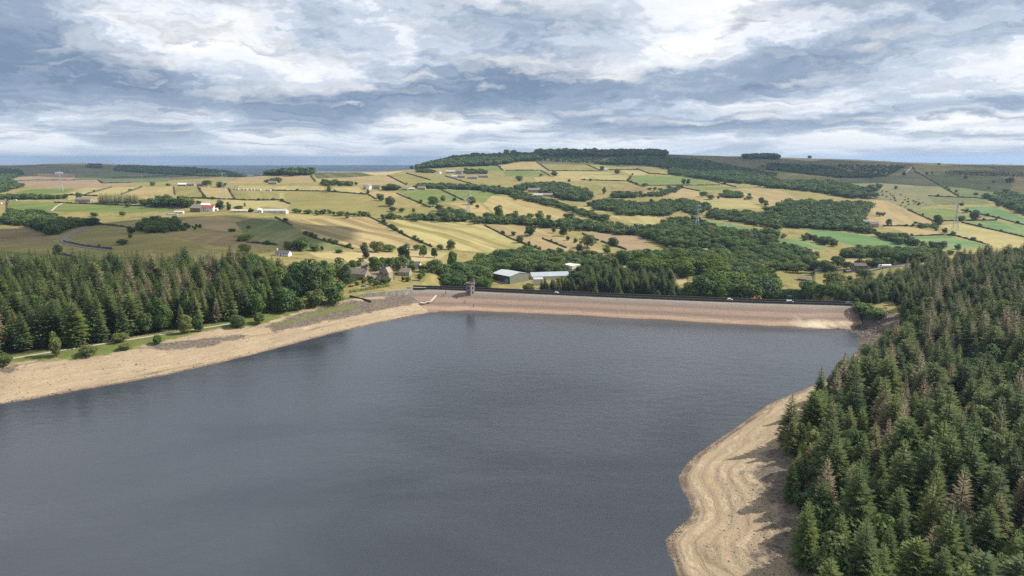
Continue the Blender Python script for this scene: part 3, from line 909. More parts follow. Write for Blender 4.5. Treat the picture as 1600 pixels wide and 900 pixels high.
def dam_face_mat():
    m, t, b = new_mat("dam_stone_pitching")
    pos = t.n('ShaderNodeNewGeometry').outputs['Position']
    sp = t.n('ShaderNodeSeparateXYZ', {0: pos})
    wob = t.noise(pos, 0.03, 4, 0.6)
    z = t.math('ADD', sp.outputs[2], t.math('MULTIPLY', t.math('SUBTRACT', wob, 0.5), 1.6))
    zz = t.rng(z, 0.0, 11.0)
    c = t.ramp(zz, [(0.0, (0.11, 0.078, 0.06)), (0.05, (0.34, 0.235, 0.165)), (0.15, (0.40, 0.275, 0.195)), (0.24, (0.24, 0.172, 0.135)), (0.34, (0.19, 0.14, 0.115)),
                    (0.44, (0.29, 0.20, 0.155)), (0.55, (0.30, 0.205, 0.16)), (0.64, (0.19, 0.145, 0.122)), (0.80, (0.23, 0.185, 0.155)), (0.92, (0.31, 0.275, 0.235)), (1.0, (0.22, 0.20, 0.175))])
    vo = t.n('ShaderNodeTexVoronoi', {'Vector': t.n('ShaderNodeMapping', {0: pos, 3: (1, 1, 1.6)}).outputs[0], 'Scale': 1.25}, distance='CHEBYCHEV')
    sv = t.n('ShaderNodeSeparateColor', {0: vo.outputs['Color']}).outputs[0]
    c = t.mix(t.rng(sv, 0.0, 1.0, 0.0, 0.5), c, t.mix(0.55, c, (0.08, 0.062, 0.055)))
    st = t.noise(t.n('ShaderNodeMapping', {0: pos, 2: (0, 0, R(16)), 3: (0.02, 0.3, 2.2)}).outputs[0], 1.0, 5, 0.65)
    c = t.mix(t.rng(st, 0.48, 0.70, 0.0, 0.5), c, (0.16, 0.115, 0.09))
    # pale silt at the far right foot
    silt = t.noise(pos, 0.06, 6, 0.65)
    dn = t.n('ShaderNodeVectorMath', operation='DISTANCE')
    t.t.links.new(t.vmath('MULTIPLY', pos, (0.55, 1.0, 2.2)), dn.inputs[0])
    dn.inputs[1].default_value = (221 * 0.55, 470.0, 3.4 * 2.2)
    k = t.math('ADD', t.rng(dn.outputs['Value'], 3.0, 24.0, 1.0, 0.0), t.math('MULTIPLY', t.math('SUBTRACT', silt, 0.5), 1.4))
    c = t.mix(t.rng(k, 0.42, 0.80, 0.0, 0.75), c, (0.58, 0.50, 0.37))
    c = t.vmath('MULTIPLY', c, (1.16, 1.15, 1.10))
    put(t, b, 'Base Color', c)
    b.inputs['Roughness'].default_value = 0.9
    bp = t.n('ShaderNodeBump', {'Strength': 0.8, 'Distance': 0.35, 'Height': t.math('ADD', sv, t.noise(pos, 1.8, 4, 0.7))})
    put(t, b, 'Normal', bp.outputs[0])
    return m


M_DAM = dam_face_mat()
M_MASON = simple("dark_masonry", (0.085, 0.075, 0.066), 0.9, 0.35, 0.6, bump=0.5)
M_MASON_PALE = simple("pale_masonry", (0.36, 0.32, 0.265), 0.9, 0.4, 0.35, bump=0.5)
M_CREST_ROAD = simple("crest_tarmac", (0.065, 0.065, 0.068), 0.85, 0.15, 0.5)
M_BANK = ground_mat("embankment_grass", [(0.10, 0.12, 0.03), (0.20, 0.19, 0.055), (0.25, 0.20, 0.08)], 0.08)
M_SILT = simple("pale_silt_slab", (0.60, 0.53, 0.41), 0.9, 0.15, 0.3)

CREST_PX = [(640, 451.5), (690, 452.5), (740, 454.5), (800, 457.3), (900, 462), (1000, 466.4), (1100, 470.4), (1200, 474), (1300, 476.6), (1340, 478)]
crest = [at_z(x, y, DAM_TOP) for x, y in CREST_PX]


def build_dam():
    d = empty('dam', crest[0])
    off = np.array(crest[0])
    foot = [np.array([x, y, 0.0]) for x, y in dam_sh]
    cr = resample(crest, 4.0)
    ax = np.array([cr[-1][0] - cr[0][0], cr[-1][1] - cr[0][1]])
    ax = ax / np.linalg.norm(ax)
    nrm = np.array([-ax[1], ax[0]])                        # away from the water
    ftp = np.array([(p[0], p[1]) for p in resample(foot, 4.0)])
    # foot point square to the crest for every crest point
    V, F = [], []
    rowsn = 15
    n_cr = len(cr)
    for i, p in enumerate(cr):
        s = (ftp - p[:2]) @ ax
        dist = (ftp - p[:2]) @ nrm
        o = np.argsort(s)
        run = float(np.interp(0.0, s[o], -dist[o]))
        run = max(run, 22.0) * (0.30 + 0.70 * min(1.0, (n_cr - 1 - i) * 4.0 / 34.0))
        for k in range(rowsn):
            f = k / (rowsn - 1) * 1.5
            zz = DAM_TOP * (1 - f)
            jit = 0.12 * (vnoise(np.array(p[0] / 3.0 + k * 7.1), np.array(p[1] / 3.0), 5))
            V.append((p[0] - nrm[0] * run * f - off[0], p[1] - nrm[1] * run * f - off[1], zz + float(jit) * (0 < k) - off[2]))
    n = len(cr)
    for i in range(n - 1):
        for k in range(rowsn - 1):
            a = i * rowsn + k
            F.append((a, a + 1, a + rowsn + 1, a + rowsn))
    link('upstream_face', mesh_np('upstream_face', V, F, M_DAM), d)

    def strip(name, a, b, za, zb, mat):
        V, F = [], []
        for p in cr:
            V += [(p[0] + nrm[0] * a - off[0], p[1] + nrm[1] * a - off[1], za - off[2]), (p[0] + nrm[0] * b - off[0], p[1] + nrm[1] * b - off[1], zb - off[2])]
        for i in range(n - 1):
            F.append((2 * i, 2 * i + 2, 2 * i + 3, 2 * i + 1))
        return link(name, mesh_np(name, V, F, mat), d)
    strip('crest_road', 0.0, 9.6, DAM_TOP, DAM_TOP, M_CREST_ROAD)
    strip('downstream_bank', 9.6, 62, DAM_TOP, -13, M_BANK)

    def para(name, dist, h, w, mat):
        pts = [np.array([p[0] + nrm[0] * dist - off[0], p[1] + nrm[1] * dist - off[1], DAM_TOP - off[2]]) for p in cr]
        V, F = wall_mesh(pts, h, w, -0.3)
        o = link(name, mesh_np(name, V, F, mat, False), d)
        V, F = wall_mesh([q + np.array([0, 0, h]) for q in pts], 0.16, w + 0.25, 0.003)
        link('coping', mesh_np('coping', V, F, M_MASON, False), o)
        return o
    para('parapet_wall', 0.45, 1.35, 0.55, M_MASON)
    para('parapet_wall', 9.0, 1.35, 0.55, M_MASON)
    tag(d, "long stone faced dam closing the far end of the reservoir", "dam")
    return cr, nrm, ax


DAM_CR, DAM_N, DAM_AX = build_dam()
# ------------------------------------------------------------------ field walls, roads and the path
WALLS = [
    (1, [(1088, 246), (1096, 296)], "dark wall left of the olive field under the white farmstead"),
    (1, [(1236, 250), (1292, 320)], "thin wall between olive and straw field behind the red barn"),
    (1, [(1426, 258), (1470, 326)], "dark wall right of the straw field with the pylon"),
    (1, [(340, 347), (800, 366), (1090, 378)], "long wall along the top of the bright green meadow"),
    (1, [(540, 294), (700, 250)], "faint wall between the two yellow strip fields on the left ridge"),
    (1, [(760, 294), (888, 250)], "faint wall left of the straw field above the conifer belt"),
    (1, [(400, 298), (610, 306)], "short wall below the yellow strip by the dark conifer"),
    (1, [(1180, 318), (1600, 333), (1760, 332)], "long level wall behind the red roofed farm"),
    (1, [(400, 592), (520, 618), (700, 640)], "dark wall along the lower side of the road bend"),
    (1, [(330, 666), (460, 682), (555, 714)], "short dark wall behind the left plantation"),
    (1, [(620, 482), (780, 500), (880, 522)], "wall climbing from the road bend to the scrub wood"),
    (1, [(40, 214), (240, 206), (470, 206)], "thin wall across the pinkish moor fields"),
    (1, [(610, 203), (640, 226), (820, 222)], "thin wall around the small moor pasture"),
    (1, [(700, 190), (1050, 180)], "thin wall across the shaded moor pasture"),
    (2, [(345, 178), (372, 216)], "short dark wall right of the skyline copse"),
    (2, [(100, 271), (440, 277), (690, 296)], "long dark wall along the top of the olive bowl field"),
    (2, [(-90, 333), (150, 332), (215, 356)], "dark wall running left from the olive bowl field"),
    (2, [(822, 176), (940, 236)], "dark slanting wall above the farm row"),
    (2, [(940, 163), (1090, 206)], "second dark slanting wall, nearer the wooded hill"),
    (2, [(1180, 181), (1380, 239)], "slanting wall below the hamlet under the wooded hill"),
    (2, [(690, 288), (752, 326)], "short dark wall left of the pair of round trees"),
    (2, [(880, 290), (1000, 340), (1090, 378)], "dark slanting wall between olive and green field"),
    (2, [(120, 440), (226, 490)], "dark wall at the upper left of the striped hay field"),
    (2, [(700, 430), (830, 497), (940, 556), (1100, 624)], "hedged wall between the two striped hay fields"),
    (2, [(300, 542), (400, 580), (610, 638)], "hedged wall below the tan striped hay field"),
    (2, [(-60, 596), (130, 612)], "low wall below the dull green field"),
    (2, [(1430, 490), (1600, 576), (1780, 642)], "hedged wall along the right of the yellow hay field"),
    (2, [(1155, 266), (1300, 334)], "wall between the two green fields on the middle slope"),
    (2, [(1510, 113), (1545, 146)], "short wall on the slope above the hamlet"),
    (3, [(155, 93), (232, 146)], "short slanting wall left of the olive straw field"),
    (3, [(-40, 146), (180, 146), (238, 178)], "level wall below the straw field at the hill foot"),
    (3, [(470, 110), (548, 144)], "short slanting wall below the hillside plantation"),
    (3, [(548, 144), (800, 142), (860, 166), (960, 172)], "long wall under the olive field below the plantation"),
    (3, [(232, 148), (560, 150)], "thin level wall above the bright yellow strip"),
    (3, [(750, 178), (722, 212), (800, 242)], "crooked wall at the hedge junction left of the green field"),
    (3, [(430, 206), (720, 213)], "thin wall below the light yellow field"),
    (3, [(800, 242), (1060, 240), (1300, 238)], "long level wall below the large green field"),
    (3, [(1180, 196), (1400, 250)], "slanting wall on the right of the large green field"),
    (3, [(1060, 252), (1175, 276)], "short wall above the tan knoll"),
    (3, [(440, 542), (540, 585)], "short wall left of the pinkish ploughed field"),
    (3, [(556, 590), (716, 642)], "dark wall below the pinkish ploughed field"),
    (3, [(190, 572), (340, 630)], "broken wall across the long tan field"),
    (4, [(890, 112), (930, 160), (1010, 200), (1110, 260), (1190, 306)], "long dark wall running down the bare right hill"),
    (4, [(1000, 306), (1340, 320)], "level wall above the narrow green field on the right hill"),
    (4, [(872, 390), (1040, 466)], "slanting wall right of the tan pasture"),
    (4, [(1035, 462), (1420, 458)], "level wall behind the pylon on the right"),
    (4, [(1205, 394), (1430, 442), (1600, 486)], "slanting wall between the two green fields at the right edge"),
    (4, [(1210, 472), (1400, 516), (1620, 566)], "dark wall above the broad yellow field"),
    (4, [(720, 493), (950, 495)], "short wall right of the grey farmhouse"),
    (4, [(880, 558), (1140, 550)], "short wall above the green wedge"),
    (4, [(1140, 546), (1360, 606)], "slanting wall left of the broad yellow field"),
    (1, [(45, 336), (45, 400)], "short wall at the left end of the bright green meadow"),
]
WALL_PTS = []
for zone, pts, lab in WALLS:
    line = resample(trace(zone, pts, False, 3.0), 7.0)
    line = [np.array([p[0], p[1], float(gz(p[0], p[1]))]) for p in line]
    WALL_PTS.append(line)
    far = np.mean([p[1] for p in line])
    V, F = wall_mesh(line, 1.5 + far / 1900.0, 1.0 + far / 1500.0, -0.6, 0.35)
    base = np.array(line[0])
    o = link('dry_stone_wall', mesh_np('dry_stone_wall', np.array(V) - base, F, M_WALL, False))
    o.location = base
    tag(o, lab, 'wall', 'dry stone walls between the fields')

o = ribbon('country_road', trace(1, [(560, 486), (535, 497), (500, 520), (450, 545), (412, 562), (395, 580), (405, 596), (450, 608), (540, 625), (700, 642)], False, 2), 7.0, 0.35, M_ROAD)
tag(o, kind='structure')
o = ribbon('farm_lane', trace(1, [(-60, 330), (60, 332), (350, 343), (800, 358), (1110, 372)], False, 3), 5.0, 0.4, M_PATH)
tag(o, kind='structure')
o = ribbon('meadow_track', trace(1, [(390, 350), (350, 372), (322, 400)], False, 2), 4.0, 0.4, M_PATH)
tag(o, kind='structure')
o = ribbon('hill_track', trace(4, [(890, 112), (900, 125), (872, 150), (855, 168)], False, 2), 7.0, 0.8, M_PATH)
tag(o, kind='structure')
o = ribbon('valley_road', trace(4, [(240, 766), (440, 770), (620, 772), (690, 758), (800, 742), (900, 736)], False, 3), 9.0, 0.35, M_ROAD)
tag(o, kind='structure')
o = ribbon('shore_path', trace(0, [(-60, 574), (12, 561.5), (67, 552.5), (120, 544), (175, 535.5), (230, 526.5), (272, 520), (330, 511), (372, 504)], False, 4), 2.6, 0.16, M_PATH)
tag(o, kind='structure')
# ------------------------------------------------------------------ trees
def leaf_mat(name, cols, transl=0.25):
    m = bpy.data.materials.new(name)
    m.use_nodes = True
    t = NT(m.node_tree)
    ob = t.n('ShaderNodeObjectInfo')
    pos = t.n('ShaderNodeNewGeometry').outputs['Position']
    rn = ob.outputs['Random']
    patch = t.noise(pos, 0.02, 3, 0.5)
    tone = t.n('ShaderNodeAttribute', attribute_name='tone').outputs['Fac']
    v = t.math('ADD', t.math('MULTIPLY', rn, 0.95), t.math('MULTIPLY', t.math('SUBTRACT', patch, 0.45), 0.45))
    k = len(cols)
    c = t.ramp(v, [(0.05 + 0.9 * i / (k - 1), q) for i, q in enumerate(cols)])
    c = t.mix(t.rng(tone, 0.0, 1.0, 0.0, 0.55), c, t.mix(0.5, c, (0.13, 0.16, 0.045)))
    d = t.n('ShaderNodeBsdfPrincipled', {'Base Color': c, 'Roughness': 0.7, 'Specular IOR Level': 0.18})
    tr = t.n('ShaderNodeBsdfTranslucent', {'Color': t.mix(0.5, c, (0.10, 0.14, 0.02))})
    mx = t.n('ShaderNodeMixShader', {0: transl, 1: d.outputs[0], 2: tr.outputs[0]})
    t.n('ShaderNodeOutputMaterial', {'Surface': mx.outputs[0]})
    return m


M_NEEDLE = leaf_mat('conifer_needles', [(0.042, 0.074, 0.028), (0.082, 0.122, 0.032), (0.140, 0.175, 0.040), (0.072, 0.110, 0.038), (0.180, 0.185, 0.060)], 0.12)
M_DEAD = leaf_mat('dying_needles', [(0.22, 0.17, 0.10), (0.31, 0.245, 0.155), (0.16, 0.155, 0.075), (0.29, 0.21, 0.125)], 0.10)
M_LEAF = leaf_mat('broad_leaves', [(0.036, 0.078, 0.028), (0.075, 0.135, 0.030), (0.125, 0.185, 0.036), (0.055, 0.100, 0.036), (0.165, 0.185, 0.050)], 0.22)
M_LIME = leaf_mat('lime_green_leaves', [(0.075, 0.13, 0.014), (0.115, 0.175, 0.018), (0.090, 0.145, 0.022)], 0.28)
M_PURPLE = leaf_mat('copper_beech_leaves', [(0.035, 0.018, 0.022), (0.045, 0.025, 0.028)], 0.1)
M_BARK = simple('tree_bark', (0.085, 0.065, 0.048), 0.95, 0.3, 1.5)


def conifer_mesh(seed, whorls=27, per=9, barbs=5, R0=1.0, pine=False):
    """unit tree: height 1, crown radius about 0.2; branches are drooping feathers of needle sprays"""
    r = random.Random(seed)
    V, F, tone = [], [], []

    def tri(a, b, c, tn):
        i = len(V)
        V.extend((a, b, c))
        F.append((i, i + 1, i + 2))
        tone.extend((tn, tn, tn))
    for k in range(whorls):
        t = (k + r.uniform(-0.3, 0.3)) / (whorls - 1)
        t = min(max(t, 0), 1)
        z0 = 0.08 + 0.91 * t
        prof = (1 - t) ** (0.75 if not pine else 0.5) * min(1.0, 0.55 + t * 2.5)
        n = max(4, int(per * (0.55 + 0.45 * (1 - t))))
        a0 = r.uniform(0, 6.28)
        for j in range(n):
            az = a0 + 2 * math.pi * j / n + r.uniform(-0.35, 0.35)
            L = R0 * 0.185 * prof * r.uniform(0.62, 1.22) + 0.012
            droop = (-0.35 + 0.75 * t) * L * r.uniform(0.6, 1.3)
            ca, sa = math.cos(az), math.sin(az)
            tn = r.random()

            def P(s, side, w):
                x = L * s
                z = z0 + droop * s + 0.10 * L * s * s - abs(side) * w * 0.55
                y = side * w
                return (ca * x - sa * y, sa * x + ca * y, z)
            for b in range(barbs):
                s0 = 0.12 + 0.72 * b / barbs
                s1 = s0 + (0.30 if barbs < 4 else 0.17)
                wd = L * (0.36 if barbs < 4 else 0.30) * (1 - 0.55 * s0) * r.uniform(0.6, 1.3)
                for side in (-1, 1):
                    tri(P(s0, 0, 0), P(min(s1 + 0.12 + r.uniform(-0.05, 0.08), 1.05), side, wd), P(s1, 0, 0), tn * 0.6 + 0.4 * s0)
            tri(P(0.65, -1, L * 0.05), P(0.65, 1, L * 0.05), P(1.08, 0, 0), tn)
    # leader
    tri((0.006, 0, 0.95), (-0.006, 0.004, 0.95), (0, 0, 1.03), 0.8)
    tri((0, 0.006, 0.95), (0, -0.006, 0.95), (0, 0, 1.03), 0.8)
    return V, F, tone


def broad_mesh(seed, lobes=13, leaves=1300, leaf=0.045, slim=1.0):
    """unit tree: height 1, width about 0.9; leaf clumps over uneven lobes"""
    r = random.Random(seed)
    V, F, tone = [], [], []
    L = []
    for k in range(lobes):
        a = r.uniform(0, 6.28)
        e = r.uniform(-1.0, 1.0)
        rr = math.sqrt(max(0, 1 - 0.75 * e * e)) * r.uniform(0.55, 1.08)
        c = Vector((0.29 * rr * math.cos(a) * slim, 0.29 * rr * math.sin(a) * slim, 0.50 + 0.31 * e))
        L.append((c, r.uniform(0.11, 0.20), r.random()))
    L.append((Vector((r.uniform(-0.05, 0.05), r.uniform(-0.05, 0.05), 0.50)), 0.29, 0.5))
    tot = sum(q[1] ** 2 for q in L)
    for c, rad, tn in L:
        for i in range(int(leaves * rad * rad / tot)):
            d = Vector((r.gauss(0, 1), r.gauss(0, 1), r.gauss(0, 1) + 0.25)).normalized()
            p = c + Vector((d.x * slim, d.y * slim, d.z * 0.85)) * rad * r.uniform(0.86, 1.08)
            if p.z < 0.06:
                continue
            nrm = (d + Vector((r.gauss(0, 0.27), r.gauss(0, 0.27), r.gauss(0, 0.27) + 0.1))).normalized()
            s = nrm.orthogonal().normalized()
            q = nrm.cross(s)
            an = r.uniform(0, 6.28)
            s, q = s * math.cos(an) + q * math.sin(an), q * math.cos(an) - s * math.sin(an)
            w = leaf * r.uniform(0.6, 1.25)
            i0 = len(V)
            for (a1, b1) in ((-1, -0.55), (0.2, -0.9), (1, 0.1), (0.1, 0.95)):
                V.append(tuple(p + s * a1 * w * r.uniform(0.7, 1.2) + q * b1 * w * r.uniform(0.7, 1.2) + nrm * r.uniform(-0.3, 0.3) * w))
                tone.append(0.55 * tn + 0.45 * r.random())
            F.append((i0, i0 + 1, i0 + 2))
            F.append((i0, i0 + 2, i0 + 3))
    return V, F, tone


def trunk_mesh(seed, broad):
    r = random.Random(seed)
    m = MB()
    if broad:
        m.bar((0, 0, -0.02), (0.01, 0, 0.28), 0.055, 7, 0.042)
        for k in range(5):
            a = k * 1.257 + r.uniform(-0.3, 0.3)
            m.bar((0.01, 0, r.uniform(0.2, 0.28)), (0.2 * math.cos(a), 0.2 * math.sin(a), r.uniform(0.45, 0.65)), 0.03, 5, 0.010)
        m.bar((0.01, 0, 0.27), (0, 0.01, 0.8), 0.036, 5, 0.01)
    else:
        m.bar((0, 0, -0.03), (0.002, 0, 0.5), 0.022, 7, 0.013)
        m.bar((0.002, 0, 0.5), (0, 0, 0.97), 0.013, 5, 0.003)
    return m.v, m.f


def tri_mesh(name, V, F, tone, mat):
    me = mesh_np(name, V, F, mat, False)
    a = me.attributes.new('tone', 'FLOAT', 'POINT')
    a.data.foreach_set('value', np.asarray(tone, np.float32))
    return me


FAM = {}                                                      # family -> list of (crown mesh, trunk mesh)


def family(key, gens, mat, broad):
    out = []
    for i, (V, F, tone) in enumerate(gens):
        cm = tri_mesh('crown', V, F, tone, mat)
        tv, tf = trunk_mesh(i, broad)
        tm = bpy.data.meshes.new('trunk')
        tm.from_pydata(tv, [], tf)
        tm.update()
        tm.materials.append(M_BARK)
        out.append((cm, tm))
    FAM[key] = out


con_hi = [conifer_mesh(100 + i, 40, 11, 7, (1.0, 1.15, 0.9, 1.25, 1.05, 1.1)[i], i == 3) for i in range(6)]
con_lo = [conifer_mesh(140 + i, 13, 6, 2, 1.1) for i in range(3)]
dead_hi = [conifer_mesh(120 + i, 34, 9, 6, 1.0 + 0.1 * i) for i in range(3)]
br_hi = [broad_mesh(200 + i, 17 + i % 5, 1900, 0.038, (1.0, 1.15, 0.9, 1.05, 1.2, 0.8)[i]) for i in range(6)]
br_lo = [broad_mesh(240 + i, 11, 420, 0.066, (1.1, 1.25, 1.0, 1.15)[i]) for i in range(4)]
family('spruce', con_hi, M_NEEDLE, False)
family('spruce_far', con_lo, M_NEEDLE, False)
family('dying', dead_hi, M_DEAD, False)
family('broad', br_hi, M_LEAF, True)
family('broad_far', br_lo, M_LEAF, True)
family('lime', br_hi[:4], M_LIME, True)
family('purple', br_hi[:1], M_PURPLE, True)

TREES = []          # dicts: fam, x, y, z, h, w (crown width), label, group, name


def add_tree(fam, x, y, h, w, label, group, name, must=False):
    z = float(gz(x, y))
    TREES.append(dict(fam=fam, x=float(x), y=float(y), z=z, h=h, w=w, label=label, group=group, name=name, must=must, rot=rnd.uniform(0, 6.28)))


def scatter(poly, sp, jit=0.42):
    """jittered points inside a map polygon"""
    xs, ys = [p[0] for p in poly], [p[1] for p in poly]
    gx = np.arange(min(xs), max(xs) + sp, sp)
    gy = np.arange(min(ys), max(ys) + sp, sp * 0.9)
    X, Y = np.meshgrid(gx, gy)
    X = X + (np.arange(X.shape[0]) % 2)[:, None] * sp * 0.5
    X = X + rng.uniform(-jit, jit, X.shape) * sp
    Y = Y + rng.uniform(-jit, jit, Y.shape) * sp
    k = inside(X, Y, poly)
    return list(zip(X[k], Y[k]))


# --- the two conifer plantations
pts_ = np.array(scatter(LEFT_WOOD, 8.8))
fd_ = seg_dist(pts_[:, 0], pts_[:, 1], [tuple(p) for p in lf])
for (x, y), d_ in zip(pts_.tolist(), fd_):
    pn = vnoise(np.array(x / 28.0), np.array(y / 28.0), 77)
    front = d_ < 11
    ppx = project(x, y, 10)[0]
    brownp = 0.40 if (190 < ppx < 380 and y > 430) else (0.16 if not front else 0.03)
    brownp = brownp * (1.6 if pn > 0.08 else 0.35)
    h = rnd.choice((rnd.uniform(17, 24), rnd.uniform(23, 32))) * (0.92 if front else 1.0)
    q = rnd.random()
    if q < brownp:
        add_tree('dying', x, y, h, h * rnd.uniform(0.30, 0.40), "brown dying conifer among the green ones of the left bank plantation", "brown dying conifers on the left bank", 'dying_conifer_tree')
    elif q > 0.93 or (ppx > 395 and q > 0.6):
        add_tree('broad', x, y, h * 0.8, h * 0.55, "leafy green tree scattered among the conifers of the left bank plantation", "leafy trees inside the left plantation", 'broadleaf_tree')
    else:
        lab = ("dark green conifer in the front row above the left shore path", "front row conifers of the left plantation") if front else \
              ("dark green conifer inside the left bank plantation behind its front row", "inner conifers of the left plantation")
        add_tree('spruce', x, y, h, h * rnd.uniform(0.36, 0.54), lab[0], lab[1], 'conifer_tree')
pts_ = np.array(scatter(RIGHT_WOOD, 8.7))
fd_ = seg_dist(pts_[:, 0], pts_[:, 1], RIGHT_WOOD[:14])
for (x, y), d_ in zip(pts_.tolist(), fd_):
    px_, py_ = project(x, y, float(gz(x, y)) + 15)
    if px_ > 1760 or y < 95:
        continue
    pn = vnoise(np.array(x / 34.0), np.array(y / 34.0), 177)
    edge = d_ < 8
    h = rnd.choice((rnd.uniform(14, 20), rnd.uniform(19, 27))) * (0.9 if edge else 1.0) * (0.8 if y > 430 else 1.0)
    q = rnd.random()
    bp = (0.32 if pn > 0.08 else 0.06) * (0.3 if edge else 1)
    if q < bp:
        add_tree('dying', x, y, h, h * rnd.uniform(0.34, 0.46), "brown dying conifer among the green ones of the right bank plantation", "brown dying conifers on the right bank", 'dying_conifer_tree')
    elif q > (0.89 if y < 420 else 0.80):
        add_tree('broad', x, y, h * 0.78, h * 0.6, "leafy green tree scattered among the conifers of the right bank plantation", "leafy trees inside the right plantation", 'broadleaf_tree')
    else:
        if edge:
            lab = ("dark conifer at the edge of the right plantation beside the bare shore", "edge conifers of the right plantation")
        elif y < 260:
            lab = ("large near conifer on the slope filling the lower right corner", "near conifers in the lower right corner")
        elif y < 430:
            lab = ("green conifer on the middle slope of the right bank plantation", "middle slope conifers of the right plantation")
        else:
            lab = ("small far conifer on the upper right plantation beyond the dam's right end", "upper slope conifers of the right plantation")
        add_tree('spruce', x, y, h, h * rnd.uniform(0.40, 0.62), lab[0], lab[1], 'conifer_tree')

for t in TREES:                                              # say where in its plantation each one stands
    qx, qy = project(t['x'], t['y'], t['z'] + t['h'])
    tall = 'tall' if t['h'] > 22.5 else ('short' if t['h'] < 18 else 'mid height')
    if t['x'] < 0:
        side = 'near the left edge' if qx < 90 else ('left of centre' if qx < 200 else ('right of centre' if qx < 320 else 'at its right end'))
        depth = 'front row' if 'front' in t['group'] else ('back rows' if t['y'] > 500 else 'inner rows')
        bank = 'left plantation'
    else:
        side = 'by the bare shore' if 'edge' in t['group'] else ('left part' if qx < 1400 else ('middle part' if qx < 1510 else 'near the right edge'))
        depth = 'bottom corner' if qy > 730 else ('lower slope' if qy > 610 else ('middle slope' if qy > 500 else 'upper slope'))
        bank = 'right plantation'
    what = {'dying': 'brown dying conifer', 'spruce': 'green conifer', 'broad': 'leafy green tree'}[t['fam']]
    t['label'] = '%s %s of the %s, %s, %s' % (tall, what, bank, depth, side)
    t['group'] = '%ss of the %s, %s, %s' % (what, bank, depth, side)

